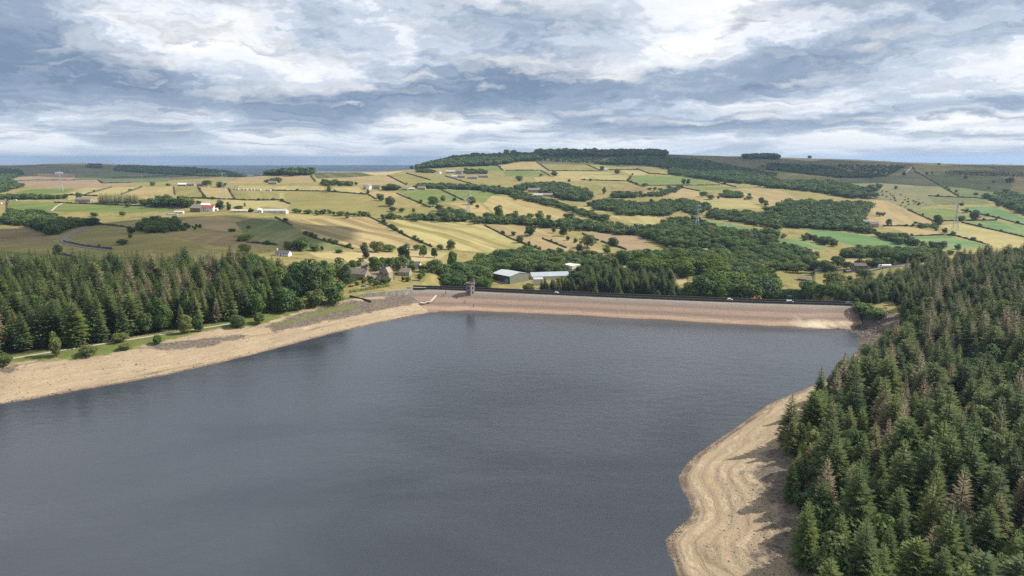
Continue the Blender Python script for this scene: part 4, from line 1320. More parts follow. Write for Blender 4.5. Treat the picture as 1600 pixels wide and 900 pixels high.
# --- woods, belts and hedges of the valley
WOODS = [
    (1, [(0, 480), (60, 420), (200, 410), (330, 440), (380, 480), (540, 485), (600, 478), (610, 490), (500, 500), (320, 548), (300, 560), (200, 500)], 7.5, (8, 13), 'broad', "tree of the dark wood beside the road bend"),
    (1, [(0, 318), (420, 318), (420, 327), (0, 329)], 8, (8, 12), 'broad', "tree in the roadside row above the bright green meadow"),
    (1, [(615, 352), (870, 354), (870, 344), (615, 342)], 6, (14, 18), 'spruce', "conifer of the short dark belt above the bright green meadow"),
    (1, [(870, 360), (990, 364), (990, 354), (870, 350)], 8, (9, 13), 'broad', "pale tree at the right end of the dark conifer belt"),
    (1, [(1010, 374), (1190, 379), (1180, 362), (1010, 358)], 8, (14, 19), 'broad', "tall tree of the copse left of the red roofed farm"),
    (1, [(865, 525), (900, 480), (960, 470), (1120, 490), (1125, 522), (1000, 540)], 7, (8, 12), 'broad', "tree of the scrub wood on the shaded slope"),
    (1, [(1130, 500), (1290, 498), (1290, 508), (1140, 510)], 6, (3, 5), 'broad', "bush below the tan hummocky ground"),
    (1, [(0, 290), (140, 250), (60, 215), (0, 225)], 12, (10, 14), 'broad', "tree in the shaded wood at the far left edge"),
    (1, [(0, 238), (150, 165), (120, 150), (0, 140)], 17, (12, 15), 'broad', "tree in the far moor side wood at the left edge"),
    (1, [(540, 128), (640, 132), (630, 112), (550, 110)], 17, (11, 14), 'broad', "tree in the small dark wood on the far moor"),
    (1, [(710, 150), (1230, 182), (1540, 186), (1530, 165), (1200, 134), (740, 118)], 19, (11, 14), 'broad', "tree in the long dark wood on the far moor"),
    (2, [(0, 180), (110, 177), (340, 176), (345, 164), (0, 168)], 10, (17, 23), 'broad', "tree of the copse on the left skyline"),
    (2, [(60, 225), (150, 222), (150, 212), (60, 214)], 10, (8, 12), 'broad', "tree behind the cottage under the skyline copse"),
    (2, [(400, 240), (600, 245), (600, 232), (420, 222)], 10, (7, 11), 'broad', "tree of the hedge left of the white gabled farmhouse"),
    (2, [(250, 418), (690, 436), (690, 426), (250, 408)], 8.5, (6, 9), 'broad', "bush of the hedge above the striped hay fields"),
    (2, [(750, 448), (1310, 468), (1310, 452), (1180, 436), (1000, 446), (760, 438)], 8, (7, 12), 'broad', "tree of the belt above the yellow striped field"),
    (2, [(1170, 458), (1310, 464), (1310, 430), (1190, 425)], 8, (11, 14), 'broad', "tree of the clump left of the middle pylon"),
    (2, [(1350, 476), (1640, 486), (1640, 468), (1350, 462)], 8, (8, 12), 'broad', "tree of the belt right of the middle pylon"),
    (2, [(1000, 260), (1250, 264), (1240, 248), (1090, 240), (1010, 250)], 9, (8, 12), 'broad', "tree of the dark hedge right of the farm row"),
    (2, [(1250, 264), (1400, 270), (1640, 314), (1640, 290), (1480, 262), (1260, 252)], 8.5, (9, 13), 'broad', "tree of the dark belt leading to the hamlet wood"),
    (2, [(810, 270), (890, 270), (890, 258), (810, 256)], 8, (11, 14), 'broad', "tree of the round clump inside the farm row"),
    (2, [(1000, 160), (1120, 165), (1120, 152), (1000, 150)], 11, (9, 12), 'broad', "tree left of the hamlet under the wooded hill"),
    (2, [(1300, 168), (1440, 172), (1440, 155), (1300, 152)], 11, (9, 13), 'broad', "tree among the houses of the hamlet"),
    (2, [(925, 138), (1040, 112), (1200, 78), (1400, 60), (1600, 55), (1600, 100), (1450, 116), (1280, 122), (1030, 136)], 10.5, (14, 20), 'broad', "tree of the dense wood covering the skyline hill"),
    (3, [(0, 92), (150, 85), (165, 55), (0, 48)], 10.5, (14, 20), 'broad', "tree at the right end of the wood on the skyline hill"),
    (3, [(150, 88), (560, 106), (560, 66), (170, 55)], 17, (5, 10), 'broad', "bush on the scrubby slope below the plateau plantation"),
    (3, [(150, 56), (560, 58), (945, 60), (940, 44), (160, 40)], 10, (20, 25), 'broad', "tree of the flat topped plantation on the skyline"),
    (3, [(550, 102), (640, 80), (780, 65), (1000, 80), (1150, 85), (1300, 110), (1480, 150), (1640, 178), (1640, 250), (1480, 232), (1290, 216), (1120, 190), (980, 172), (1010, 140), (820, 112), (560, 110)], 10, (10, 15), 'broad', "tree of the dark wood on the upper slope"),
    (3, [(1445, 72), (1664, 76), (1664, 66), (1445, 64)], 9, (18, 21), 'broad', "tree of the small oblong clump on the right skyline"),
    (3, [(0, 270), (90, 245), (330, 245), (470, 305), (490, 338), (420, 342), (330, 332), (250, 300), (100, 255), (60, 282)], 8, (11, 16), 'broad', "tree of the wood around the stone hamlet"),
    (3, [(0, 292), (160, 322), (340, 377), (480, 417), (600, 457), (590, 472), (430, 427), (300, 382), (130, 347), (0, 317)], 8, (7, 11), 'broad', "tree of the slanting hedge below the stone hamlet"),
    (3, [(480, 367), (560, 342), (830, 362), (1000, 352), (1100, 337), (1240, 387), (1160, 422), (1040, 402), (950, 432), (660, 427), (640, 397), (520, 392)], 8, (8, 12), 'broad', "tree of the valley wood above the yellow clearing"),
    (3, [(620, 318), (770, 320), (770, 302), (640, 296)], 7, (9, 12), 'broad', "tree of the big dark oval thicket"),
    (3, [(780, 312), (940, 312), (1060, 257), (1040, 250), (900, 290)], 8, (6, 9), 'broad', "bush of the hedge climbing to the tan knoll"),
    (3, [(1320, 318), (1440, 320), (1430, 298), (1330, 282)], 7, (8, 11), 'broad', "tree of the dark oval thicket in the tan field"),
    (3, [(1200, 442), (1420, 472), (1640, 512), (1640, 440), (1480, 424), (1260, 408)], 8, (8, 12), 'broad', "tree of the wood above the vivid green meadow"),
    (3, [(920, 507), (1010, 462), (1130, 458), (1220, 494), (1120, 512), (930, 517)], 8, (8, 12), 'broad', "tree of the clump round the big valley pylon"),
    (3, [(0, 482), (220, 507), (330, 502), (490, 527), (600, 540), (780, 555), (900, 602), (1050, 640), (1200, 627), (1340, 647), (1440, 732), (1640, 737), (1640, 565), (1420, 538), (1220, 502), (920, 522), (760, 522), (600, 492), (480, 482), (300, 482), (0, 467)], 8, (8, 13), 'broad', "tree of the broad wood along the valley floor"),
    (3, [(600, 735), (690, 702), (850, 702), (1000, 692), (1340, 692), (1400, 742), (1430, 782), (1360, 792), (1100, 782), (1060, 762), (830, 735)], 8, (11, 15), 'broad', "tree of the wood behind the lime green row"),
    (3, [(0, 762), (30, 702), (300, 692), (470, 702), (530, 722), (600, 762), (600, 800), (400, 790), (300, 747), (100, 782)], 8, (9, 14), 'broad', "tree behind the water works roofs"),
    (4, [(0, 112), (380, 127), (510, 162), (750, 182), (640, 192), (480, 194), (330, 180), (0, 142)], 10, (8, 12), 'broad', "tree of the upper dark belt on the right hill"),
    (4, [(-10, 257), (60, 260), (120, 264), (330, 287), (500, 317), (630, 327), (640, 302), (560, 257), (370, 227), (60, 225), (0, 227)], 9, (10, 15), 'broad', "tree of the lower dark belt on the right hill"),
    (4, [(30, 402), (120, 362), (250, 352), (420, 367), (560, 362), (640, 362), (620, 412), (580, 462), (650, 542), (420, 517), (200, 507), (0, 507), (0, 472), (110, 457), (70, 412)], 8, (9, 14), 'broad', "tree of the big wood above the broad vivid green meadow"),
    (4, [(660, 557), (840, 562), (980, 622), (1010, 627), (990, 634), (800, 602)], 7.5, (7, 10), 'broad', "tree of the hedge inside the vivid green meadows"),
    (4, [(1010, 634), (1130, 642), (1110, 622), (1030, 617)], 7, (7, 10), 'broad', "tree of the clump below the green wedge"),
    (4, [(0, 562), (100, 567), (240, 562), (420, 607), (440, 627), (380, 622), (200, 567)], 7.5, (7, 10), 'broad', "tree of the hedge between the two vivid green meadows"),
    (4, [(0, 762), (280, 747), (290, 702), (440, 692), (640, 657), (840, 667), (1000, 672), (1060, 702), (850, 730), (700, 692), (420, 697), (280, 697), (260, 662), (0, 642)], 7.5, (9, 13), 'broad', "tree of the wood below the broad vivid green meadow"),
    (4, [(460, 762), (560, 745), (760, 726), (770, 736), (600, 760), (470, 770)], 7, (6, 9), 'broad', "bush behind the tanker road"),
    (4, [(1330, 317), (1420, 342), (1640, 450), (1640, 335), (1540, 302), (1400, 312)], 9, (9, 14), 'broad', "tree of the wood at the right edge of the hill"),
    (4, [(640, 250), (1050, 360), (860, 386), (700, 300)], 24, (2.5, 5), 'broad', "gorse bush on the grey brown rough hillside"),
    (4, [(420, 112), (860, 120), (760, 180), (500, 145)], 18, (4, 8), 'broad', "bush on the upper rough hillside"),
    (4, [(940, 500), (1060, 512), (1060, 496), (950, 490)], 7, (5, 7), 'broad', "bush of the short hedge below the tan pasture"),
    (4, [(1090, 172), (1440, 184), (1640, 188), (1640, 168), (1150, 152)], 13, (3, 5), 'broad', "dark bush of the heath strip on the right skyline slope"),
    (0, [(655, 452), (690, 441), (700, 427), (770, 422), (800, 416), (835, 420), (830, 426), (762, 428), (745, 452)], 7.5, (11, 16), 'broad', "tree of the wood left of the water works"),
    (0, [(752, 412), (830, 402), (850, 418), (830, 424), (765, 422)], 8, (12, 16), 'broad', "tree of the wood close behind the water works"),
    (0, [(905, 459), (1055, 464), (1052, 442), (905, 437)], 6.5, (13, 19), 'spruce', "dark conifer right of the water works behind the dam"),
    (0, [(846, 459), (908, 461), (908, 452), (850, 450)], 6.5, (8, 13), 'spruce', "slim dark conifer below the works hall behind the dam"),
    (0, [(1000, 427), (1070, 427), (1142, 434), (1142, 420), (1000, 414)], 7.5, (13, 17), 'lime', "lime green tree of the sunlit row behind the dam"),
    (0, [(1075, 467), (1215, 470), (1210, 443), (1095, 446)], 9.5, (16, 22), 'broad', "large rounded tree just behind the right half of the dam"),
    (0, [(1055, 466), (1085, 467), (1080, 456), (1058, 455)], 6, (5, 8), 'lime', "low yellow green bush behind the dam beside the dark conifers"),
    (0, [(1200, 471), (1338, 478), (1330, 466), (1290, 460), (1215, 462)], 7, (6, 9), 'broad', "tree of the low belt at the right end of the dam"),
    (0, [(1215, 471), (1345, 478), (1395, 470), (1400, 452), (1350, 452), (1300, 456), (1250, 460)], 6.5, (6, 10), 'broad', "tree of the dense belt behind the right end of the dam"),
    (0, [(1300, 478), (1400, 474), (1420, 440), (1375, 440), (1335, 458)], 7, (9, 14), 'spruce', "dark pine behind the right end of the dam"),
    (0, [(836, 446), (925, 446), (925, 420), (907, 414), (895, 412), (838, 420)], 7, (8, 12), 'broad', "tree close around the works hall and tower"),
    (0, [(748, 452), (772, 456), (770, 436), (752, 430)], 6, (7, 11), 'broad', "tree at the left end of the big works shed"),
    (0, [(1142, 442), (1180, 440), (1200, 425), (1160, 420), (1142, 426)], 8, (11, 15), 'broad', "tree right of the lime green row"),
    (0, [(1180, 424), (1310, 424), (1310, 419), (1180, 418)], 8, (8, 12), 'broad', "slim tree of the row above the rubble pasture"),
]
for zone, pts, sp, (h0, h1), fam, lab in WOODS:
    poly = [(p[0], p[1]) for p in trace(zone, pts, True, 4.0)]
    if fam != 'spruce' and sp < 13:
        sp = sp * 1.28
    spots = scatter(poly, sp)
    if sp < 14:                                              # a few stray ones round the edge
        spots += [(x + rnd.gauss(0, 14), y + rnd.gauss(0, 22)) for (x, y) in spots if rnd.random() < 0.12]
    for (x, y) in spots:
        h = rnd.uniform(h0, h1) * rnd.choice((0.8, 1.0, 1.0, 1.1))
        big = rnd.random()
        f2 = fam
        if 'large rounded' in lab and big < 0.55:
            f2 = 'lime'
        if fam == 'broad' and big < 0.02:
            f2 = 'lime' if y < 1000 else 'broad'
        add_tree(f2, x, y, h * (1.15 if big > 0.9 else 1.0), h * (rnd.uniform(1.0, 1.75) if fam != 'spruce' else rnd.uniform(0.45, 0.66)),
                 lab, lab.replace('tree of', 'trees of').replace('tree in', 'trees in'), 'conifer_tree' if fam == 'spruce' else 'broadleaf_tree')

# --- hedge bushes beside some walls
for i, line in enumerate(WALL_PTS):
    lab = WALLS[i][2]
    dens = 0.30 if 'hedge' in lab else 0.05
    for p in line:
        if rnd.random() < dens:
            h = rnd.uniform(3.0, 6.5)
            add_tree('broad', p[0] + rnd.uniform(-2, 2), p[1] + rnd.uniform(-2, 2), h, h * rnd.uniform(1.0, 1.5), "bush on the " + lab, "bushes on the " + lab, 'wall_bush')

# --- single trees: (zone, [(x, base y, height, width in that zone's units)], place)
SINGLE = [
    (2, "standing in the fields above the striped hay fields", [(780, 335, 45, 62), (835, 370, 68, 68), (1105, 370, 66, 62), (1170, 336, 36, 46), (1350, 360, 56, 58), (1385, 382, 26, 36), (855, 402, 32, 44), (985, 406, 26, 26), (910, 406, 28, 36), (1145, 398, 44, 52), (1030, 352, 26, 26), (700, 292, 30, 26), (455, 282, 55, 45), (1240, 335, 22, 30)]),
    (2, "along the belt over the yellow striped field", [(1520, 456, 96, 72), (1440, 442, 38, 52), (1580, 458, 44, 52), (1215, 420, 50, 60), (1050, 452, 38, 40), (1100, 456, 44, 56)]),
    (2, "on the line between the two striped hay fields", [(800, 477, 32, 32), (855, 507, 30, 42), (882, 522, 20, 26), (912, 542, 26, 26), (990, 582, 26, 22), (1010, 588, 24, 22)]),
    (2, "along the lower edge of the tan striped field", [(185, 467, 27, 32), (315, 547, 26, 26), (350, 561, 21, 19), (376, 572, 16, 14)]),
    (2, "in the paddock behind the stone houses", [(680, 657, 66, 56), (755, 657, 76, 78), (830, 652, 46, 72), (1045, 688, 82, 74), (1115, 692, 70, 62), (1005, 642, 36, 42), (1150, 642, 36, 36), (1218, 642, 66, 56), (520, 662, 26, 44), (930, 740, 140, 84)]),
    (2, "in the dull green field above the left plantation", [(200, 640, 56, 60), (275, 645, 80, 110), (370, 648, 44, 70), (415, 648, 34, 30)]),
    (2, "around the stone houses beside the spillway", [(640, 745, 40, 60), (745, 770, 90, 110), (660, 735, 45, 55), (600, 760, 60, 80), (800, 765, 85, 90), (905, 790, 120, 80), (980, 775, 70, 70), (850, 790, 110, 75), (1115, 790, 95, 85), (1175, 815, 90, 110), (1045, 780, 50, 70), (1225, 780, 145, 80), (700, 800, 20, 40), (1040, 800, 40, 50)]),
    (3, "in the fields under the plantation slope", [(575, 292, 62, 52), (830, 247, 24, 42), (1070, 232, 40, 32), (1100, 232, 34, 32), (658, 167, 37, 52), (560, 147, 30, 32), (752, 176, 15, 15), (490, 212, 18, 24), (358, 217, 20, 22), (45, 212, 37, 47), (265, 180, 42, 74), (1330, 232, 24, 32), (180, 182, 18, 30), (1170, 190, 35, 50), (1225, 200, 30, 36)]),
    (3, "in the straw fields above the water works", [(175, 452, 58, 72), (230, 457, 37, 37), (360, 467, 62, 82), (20, 452, 57, 72), (115, 447, 37, 52)]),
    (3, "in the long tan field behind the water works", [(475, 628, 84, 84), (635, 618, 58, 72), (595, 662, 48, 58), (45, 597, 47, 47), (110, 552, 62, 84), (8, 552, 28, 32), (545, 705, 48, 48), (320, 557, 78, 62), (350, 582, 32, 36), (395, 597, 32, 36), (430, 607, 22, 22), (245, 592, 20, 22), (260, 537, 42, 27)]),
    (3, "on the slopes left of the right hand woods", [(1195, 312, 38, 48), (1240, 327, 32, 48), (1560, 358, 48, 54), (1455, 332, 16, 22), (1290, 322, 20, 26)]),
    (4, "on the right hand slope near the pylon", [(1060, 492, 72, 72), (1205, 462, 37, 54), (1290, 457, 67, 74), (755, 492, 47, 32), (720, 427, 20, 32), (1210, 367, 27, 36), (905, 497, 22, 22), (1105, 537, 36, 42), (1155, 553, 30, 36), (1345, 462, 22, 26), (1425, 457, 16, 20), (1560, 477, 20, 24), (1240, 408, 26, 40)]),
    (4, "high on the bare right hill", [(1235, 197, 22, 27), (990, 172, 19, 22), (1025, 168, 16, 18), (1130, 272, 17, 17), (1175, 282, 17, 22), (800, 262, 22, 22), (690, 262, 36, 50), (665, 280, 34, 46), (850, 180, 30, 30), (1300, 298, 16, 30), (1485, 282, 20, 34), (1510, 220, 32, 64), (1410, 224, 14, 20), (1380, 260, 14, 18), (260, 70, 18, 32), (25, 60, 42, 80), (1070, 112, 14, 110)]),
    (4, "in the rubble pasture beyond the dam", [(410, 872, 98, 108), (510, 827, 26, 42), (430, 752, 76, 78), (348, 778, 14, 36), (478, 780, 14, 24), (600, 820, 62, 84)]),
    (1, "in the farmland around the red roofed farm", [(495, 332, 52, 42), (1430, 397, 57, 37), (1531, 372, 29, 16), (1375, 392, 62, 62), (1240, 352, 20, 52), (1330, 327, 19, 30), (1295, 242, 37, 52), (955, 242, 27, 36), (1380, 250, 36, 80), (1050, 242, 16, 50), (1490, 390, 26, 80), (1570, 405, 26, 60)]),
    (1, "on the pasture inside the road bend", [(815, 567, 27, 28), (760, 608, 37, 62), (360, 668, 64, 64), (622, 628, 25, 16), (765, 432, 32, 34), (590, 432, 26, 54), (1530, 582, 40, 84), (1450, 528, 22, 94), (1530, 665, 64, 66), (1490, 588, 16, 20), (1555, 508, 20, 26)]),
    (0, "of the leafy group left of the stone houses", [(484, 472, 70, 46), (530, 440, 40, 30), (524, 474, 36, 40), (444, 487, 42, 36), (494, 479, 30, 26), (462, 476, 58, 30), (512, 458, 46, 34), (438, 470, 56, 30), (540, 446, 36, 26), (505, 438, 34, 30), (470, 455, 50, 34)]),
    (0, "as a low bush on the left shore bank", [(89, 557, 42, 22), (140, 556, 18, 24), (194, 546, 10, 16), (246, 538, 17, 18), (372, 512, 22, 24), (468, 484, 22, 26), (431, 488, 18, 14), (3, 572, 22, 22), (290, 521, 30, 22), (310, 518, 28, 20), (405, 506, 20, 22), (190, 534, 16, 22)]),
    (0, "as a bush at the foot of the right plantation by the shore", [(1242, 768, 40, 34), (1256, 800, 38, 34), (1268, 848, 44, 38), (1284, 880, 48, 44), (1247, 745, 30, 26), (1300, 900, 50, 44), (1258, 722, 34, 26), (1350, 492, 20, 34), (1366, 498, 18, 28)]),
]
ORD = ['leftmost', 'second from left', 'third from left', 'fourth from left', 'fifth from left', 'sixth from left', 'seventh from left', 'eighth from left', 'ninth from left', 'tenth from left',
       'eleventh from left', 'twelfth from left', 'thirteenth from left', 'fourteenth from left', 'fifteenth from left', 'sixteenth from left', 'seventeenth from left', 'eighteenth from left']
for zone, place, lst in SINGLE:
    s = ZONE[zone][2]
    for k, (x, yb, h, w) in enumerate(sorted(lst)):
        px, py = zp(zone, x, yb)
        p = hit(px, py)
        mpp_ = math.hypot(p[1], CAM_H - p[2]) / FPX
        hh, ww = h / s * mpp_, w / s * mpp_
        if p[1] > 1400 and hh > 17:
            ww, hh = ww * 17 / hh, 17.0
        ww = min(ww, hh * 2.2)
        fam = 'broad'
        if p[1] < 900:
            ww *= 1.12
        shape = 'slim' if w < 0.75 * h else ('wide' if w > 1.25 * h else 'round')
        bush = 'bush' in place or hh < 5
        add_tree(fam, p[0], p[1], hh, ww, "%s green %s %s, %s" % (shape, 'bush' if bush else 'tree', place.replace('as a low bush ', '').replace('as a bush ', ''), ORD[min(k, 17)]), "trees " + place if not bush else "bushes " + place.replace('as a low bush ', '').replace('as a bush ', ''), 'bush' if bush else 'broadleaf_tree', True)
p = hit(572, 404)
add_tree('purple', p[0], p[1], 9, 9.5, "dark purple leaved tree behind the stone houses", None, 'copper_beech_tree', True)
for (x, y) in ((862, 456), (880, 457), (895, 457), (846, 455)):
    p = hit(x, y)
    add_tree('spruce', p[0], p[1], rnd.uniform(11, 15), 5.5, "slim dark conifer in front of the grey works roof", "conifers in front of the works roof", 'conifer_tree', True)
p = hit(123, 312)
add_tree('spruce', p[0], p[1], 16, 9, "single dark conifer beside the grey barn on the left ridge", None, 'conifer_tree', True)

# --- keep clear of buildings, roads and vehicles
CLEAR = []          # (x, y, radius) filled below before planting
# ------------------------------------------------------------------ building materials
M_STONE = simple('house_stone', (0.36, 0.29, 0.205), 0.9, 0.25, 0.7, bump=0.4)
M_STONE_DK = simple('dark_house_stone', (0.15, 0.125, 0.10), 0.9, 0.3, 0.7, bump=0.4)
M_SLATE = simple('stone_slate_roof', (0.26, 0.22, 0.18), 0.85, 0.25, 0.9, bump=0.4)
M_SLATE_DK = simple('dark_slate_roof', (0.13, 0.125, 0.13), 0.7, 0.25, 0.9, bump=0.3)
M_WHITE = simple('white_render', (0.78, 0.77, 0.74), 0.8, 0.06, 0.5)
M_WHITE_METAL = simple('white_sheet_metal', (0.76, 0.77, 0.78), 0.45, 0.06, 0.3)
M_RED = simple('red_sheet_roof', (0.36, 0.085, 0.075), 0.6, 0.2, 0.5)
M_CREAM = simple('cream_cladding', (0.62, 0.57, 0.43), 0.75, 0.08, 0.4)
M_GREYROOF = simple('pale_grey_sheet_roof', (0.46, 0.48, 0.48), 0.55, 0.1, 0.35)
M_BLUEROOF = simple('blue_grey_sheet_roof', (0.38, 0.405, 0.45), 0.5, 0.1, 0.35)
M_SHEDGREEN = simple('grey_green_cladding', (0.21, 0.225, 0.165), 0.7, 0.1, 0.5)
M_SHEDDARK = simple('dark_cladding_and_shade', (0.075, 0.08, 0.07), 0.7, 0.15, 0.5)
M_TEAL = simple('teal_painted_steel', (0.10, 0.36, 0.36), 0.55, 0.12, 0.8)
M_GLASS = simple('window_glass', (0.03, 0.035, 0.04), 0.15, 0.1, 0.5)
M_DOOR = simple('painted_door', (0.10, 0.06, 0.04), 0.6, 0.1, 0.5)
M_STEEL = simple('galvanised_steel', (0.42, 0.44, 0.46), 0.5, 0.1, 0.5, metal=0.3)
M_RUBBER = simple('tyre_rubber', (0.02, 0.02, 0.02), 0.9, 0.1, 2.0)
M_ORANGE = simple('orange_paint', (0.75, 0.22, 0.04), 0.5, 0.15, 1.0)
M_CARWHITE = simple('white_car_paint', (0.78, 0.79, 0.80), 0.3, 0.03, 0.5)
M_CARBLUE = simple('blue_grey_car_paint', (0.16, 0.22, 0.30), 0.3, 0.05, 0.5)
M_CARRED = simple('dark_red_car_paint', (0.24, 0.06, 0.04), 0.3, 0.05, 0.5)
CLEAR = []


def mpp(p):
    return math.hypot(p[1], CAM_H - p[2]) / FPX


def gabled(root, L, D, h, rh, wall, roof, windows=2, chimneys=1, door=True, ov=0.35, gable_win=False):
    """stone or sheet house, ridge along its own x; origin in the middle of the floor"""
    w = MB()
    prof = [(-D / 2, -1.5), (D / 2, -1.5), (D / 2, h), (0, h + rh), (-D / 2, h)]
    w.prism(prof, -L / 2, L / 2)
    w.build('wall', wall, root)
    e = ov
    sl = rh / (D / 2)
    r = MB()
    th = 0.28
    yo = D / 2 + e
    zo = h - e * sl
    r.prism([(-yo, zo + 0.03), (0, h + rh + 0.03), (yo, zo + 0.03), (yo, zo + th), (0, h + rh + th + 0.08), (-yo, zo + th)], -L / 2 - e, L / 2 + e)
    ro = r.build('roof', roof, root)
    for k in range(chimneys):
        x = (-L / 2 + 0.7) if k == 0 else (L / 2 - 0.7 if k == 1 else 0.0)
        c = MB().box(x - 0.5, x + 0.5, -0.55, 0.55, h + rh - 0.6, h + rh + 1.7)
        c.box(x - 0.62, x + 0.62, -0.67, 0.67, h + rh + 1.703, h + rh + 1.9)
        c.bar((x - 0.2, 0, h + rh + 1.9), (x - 0.2, 0, h + rh + 2.4), 0.3, 6)
        c.bar((x + 0.25, 0, h + rh + 1.9), (x + 0.25, 0, h + rh + 2.4), 0.3, 6)
        c.build('chimney', wall, ro)
    storeys = 2 if h > 4.6 else 1
    for s in range(storeys):
        for k in range(windows):
            x = (k + 0.5) / windows * L - L / 2
            if door and s == 0 and k == windows // 2:
                x += 1.9 if L > 8 else 1.2
            z = 1.0 + s * 2.6
            for side in ((-1, 1) if windows < 4 else (-1,)):
                fr = MB()
                y0 = side * (D / 2)
                fr.box(x - 0.62, x + 0.62, min(y0 - 0.12 * 1, y0 + 0.12), max(y0 - 0.12, y0 + 0.12), z - 0.1, z + 1.35)
                f = fr.build('window', M_WHITE, root)
                g = MB()
                yy = y0 + side * 0.13
                g.box(x - 0.5, x - 0.03, yy - 0.02, yy + 0.02, z + 0.02, z + 1.23)
                g.box(x + 0.03, x + 0.5, yy - 0.02, yy + 0.02, z + 0.02, z + 1.23)
                g.build('pane', M_GLASS, f)
    if gable_win:
        fr = MB().box(L / 2 - 0.1, L / 2 + 0.1, -0.6, 0.6, h - 0.6, h + 0.8)
        f = fr.build('window', M_WHITE, root)
        MB().box(L / 2 + 0.102, L / 2 + 0.13, -0.45, 0.45, h - 0.45, h + 0.65).build('pane', M_GLASS, f)
    if door:
        x = 0.0 if windows % 2 == 0 else -1.0
        MB().box(x - 0.5, x + 0.5, -D / 2 - 0.08, -D / 2 + 0.1, -0.2, 2.05).build('door', M_DOOR, root)


def place(px, py):
    return hit(px, py)


def house(name, x0, x1, yb, D, h, rh, rz, wall, roof, label, cat='house', group=None, windows=2, chimneys=1, door=True, lift=0.0, gable_win=False, pos=None):
    p = np.array(pos) if pos is not None else place((x0 + x1) / 2, yb)
    L = max((x1 - x0) * mpp(p) / max(math.cos(R(rz)), 0.5), 3.0)
    root = empty(name, (p[0], p[1], p[2] + lift), R(rz))
    gabled(root, L, D, h, rh, wall, roof, windows, chimneys, door, gable_win=gable_win)
    tag(root, label, cat, group)
    CLEAR.append((p[0], p[1], max(L, D) * 0.6 + 2.0))
    return root


VG = "stone houses of the village beside the spillway"
house('stone_house', 543, 577, 435, 9.5, 5.0, 4.2, -24, M_STONE, M_SLATE, "long stone house with pale slate roof and lit gable nearest the left wood", 'house', VG, 4, 2, gable_win=True)
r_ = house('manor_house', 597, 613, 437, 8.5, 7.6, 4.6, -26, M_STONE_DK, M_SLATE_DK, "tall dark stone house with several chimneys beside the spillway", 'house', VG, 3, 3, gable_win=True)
# its cross wing; paler stone puts the gable's sunlit look into the colour
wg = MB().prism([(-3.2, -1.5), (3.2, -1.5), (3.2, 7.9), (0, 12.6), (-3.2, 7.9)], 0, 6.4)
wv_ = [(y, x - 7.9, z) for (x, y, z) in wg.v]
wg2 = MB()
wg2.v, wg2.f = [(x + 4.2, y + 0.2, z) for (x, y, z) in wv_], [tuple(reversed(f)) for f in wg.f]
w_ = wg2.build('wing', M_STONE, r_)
MB().box(3.6, 4.8, -7.86, -7.7, 5.2, 6.8).build('window', M_GLASS, w_)
MB().box(3.6, 4.8, -7.86, -7.7, 1.4, 3.0).build('window', M_GLASS, w_)
house('garden_shed', 582, 590, 438, 6.0, 2.4, 2.2, 62, M_STONE_DK, M_SLATE_DK, "small dark gabled shed, left of two, below the tall dark house", 'shed', VG, 1, 0)
house('garden_shed', 592, 601, 438.5, 5.5, 2.6, 2.4, 62, M_STONE, M_SLATE, "small stone shed with a lit gable below the tall dark house", 'shed', VG, 1, 0)
house('cottage', 626, 642, 430, 7.0, 3.4, 3.2, -14, M_STONE, M_SLATE, "low stone cottage right of the tall dark house", 'house', VG, 2, 1)
house('cottage', 637, 646, 420, 7.0, 4.0, 2.8, -8, M_STONE, M_SLATE_DK, "left half of the pale terrace with slate roof behind the cottage", 'house', VG, 2, 1)
house('cottage', 646.5, 657, 420, 7.0, 4.4, 2.8, -8, M_WHITE, M_SLATE_DK, "right half of the pale terrace with slate roof behind the cottage", 'house', VG, 2, 1)
house('cottage', 565, 573, 419.5, 6.0, 3.6, 3.0, 20, M_STONE, M_SLATE, "small stone roof half hidden by trees behind the long house", 'house', VG, 2, 1)
house('lean_to', 531, 542, 437, 4.0, 2.2, 1.0, -24, M_STONE, M_SLATE, "low stone outbuilding at the left end of the long house", 'shed', VG, 1, 0)
house('white_house', 432, 454, 399, 7.0, 2.6, 2.4, -10, M_WHITE, M_SLATE_DK, "white house with dark slate roof above the left plantation", 'house', None, 3, 1)

# the water works below the dam
WB = -12.5


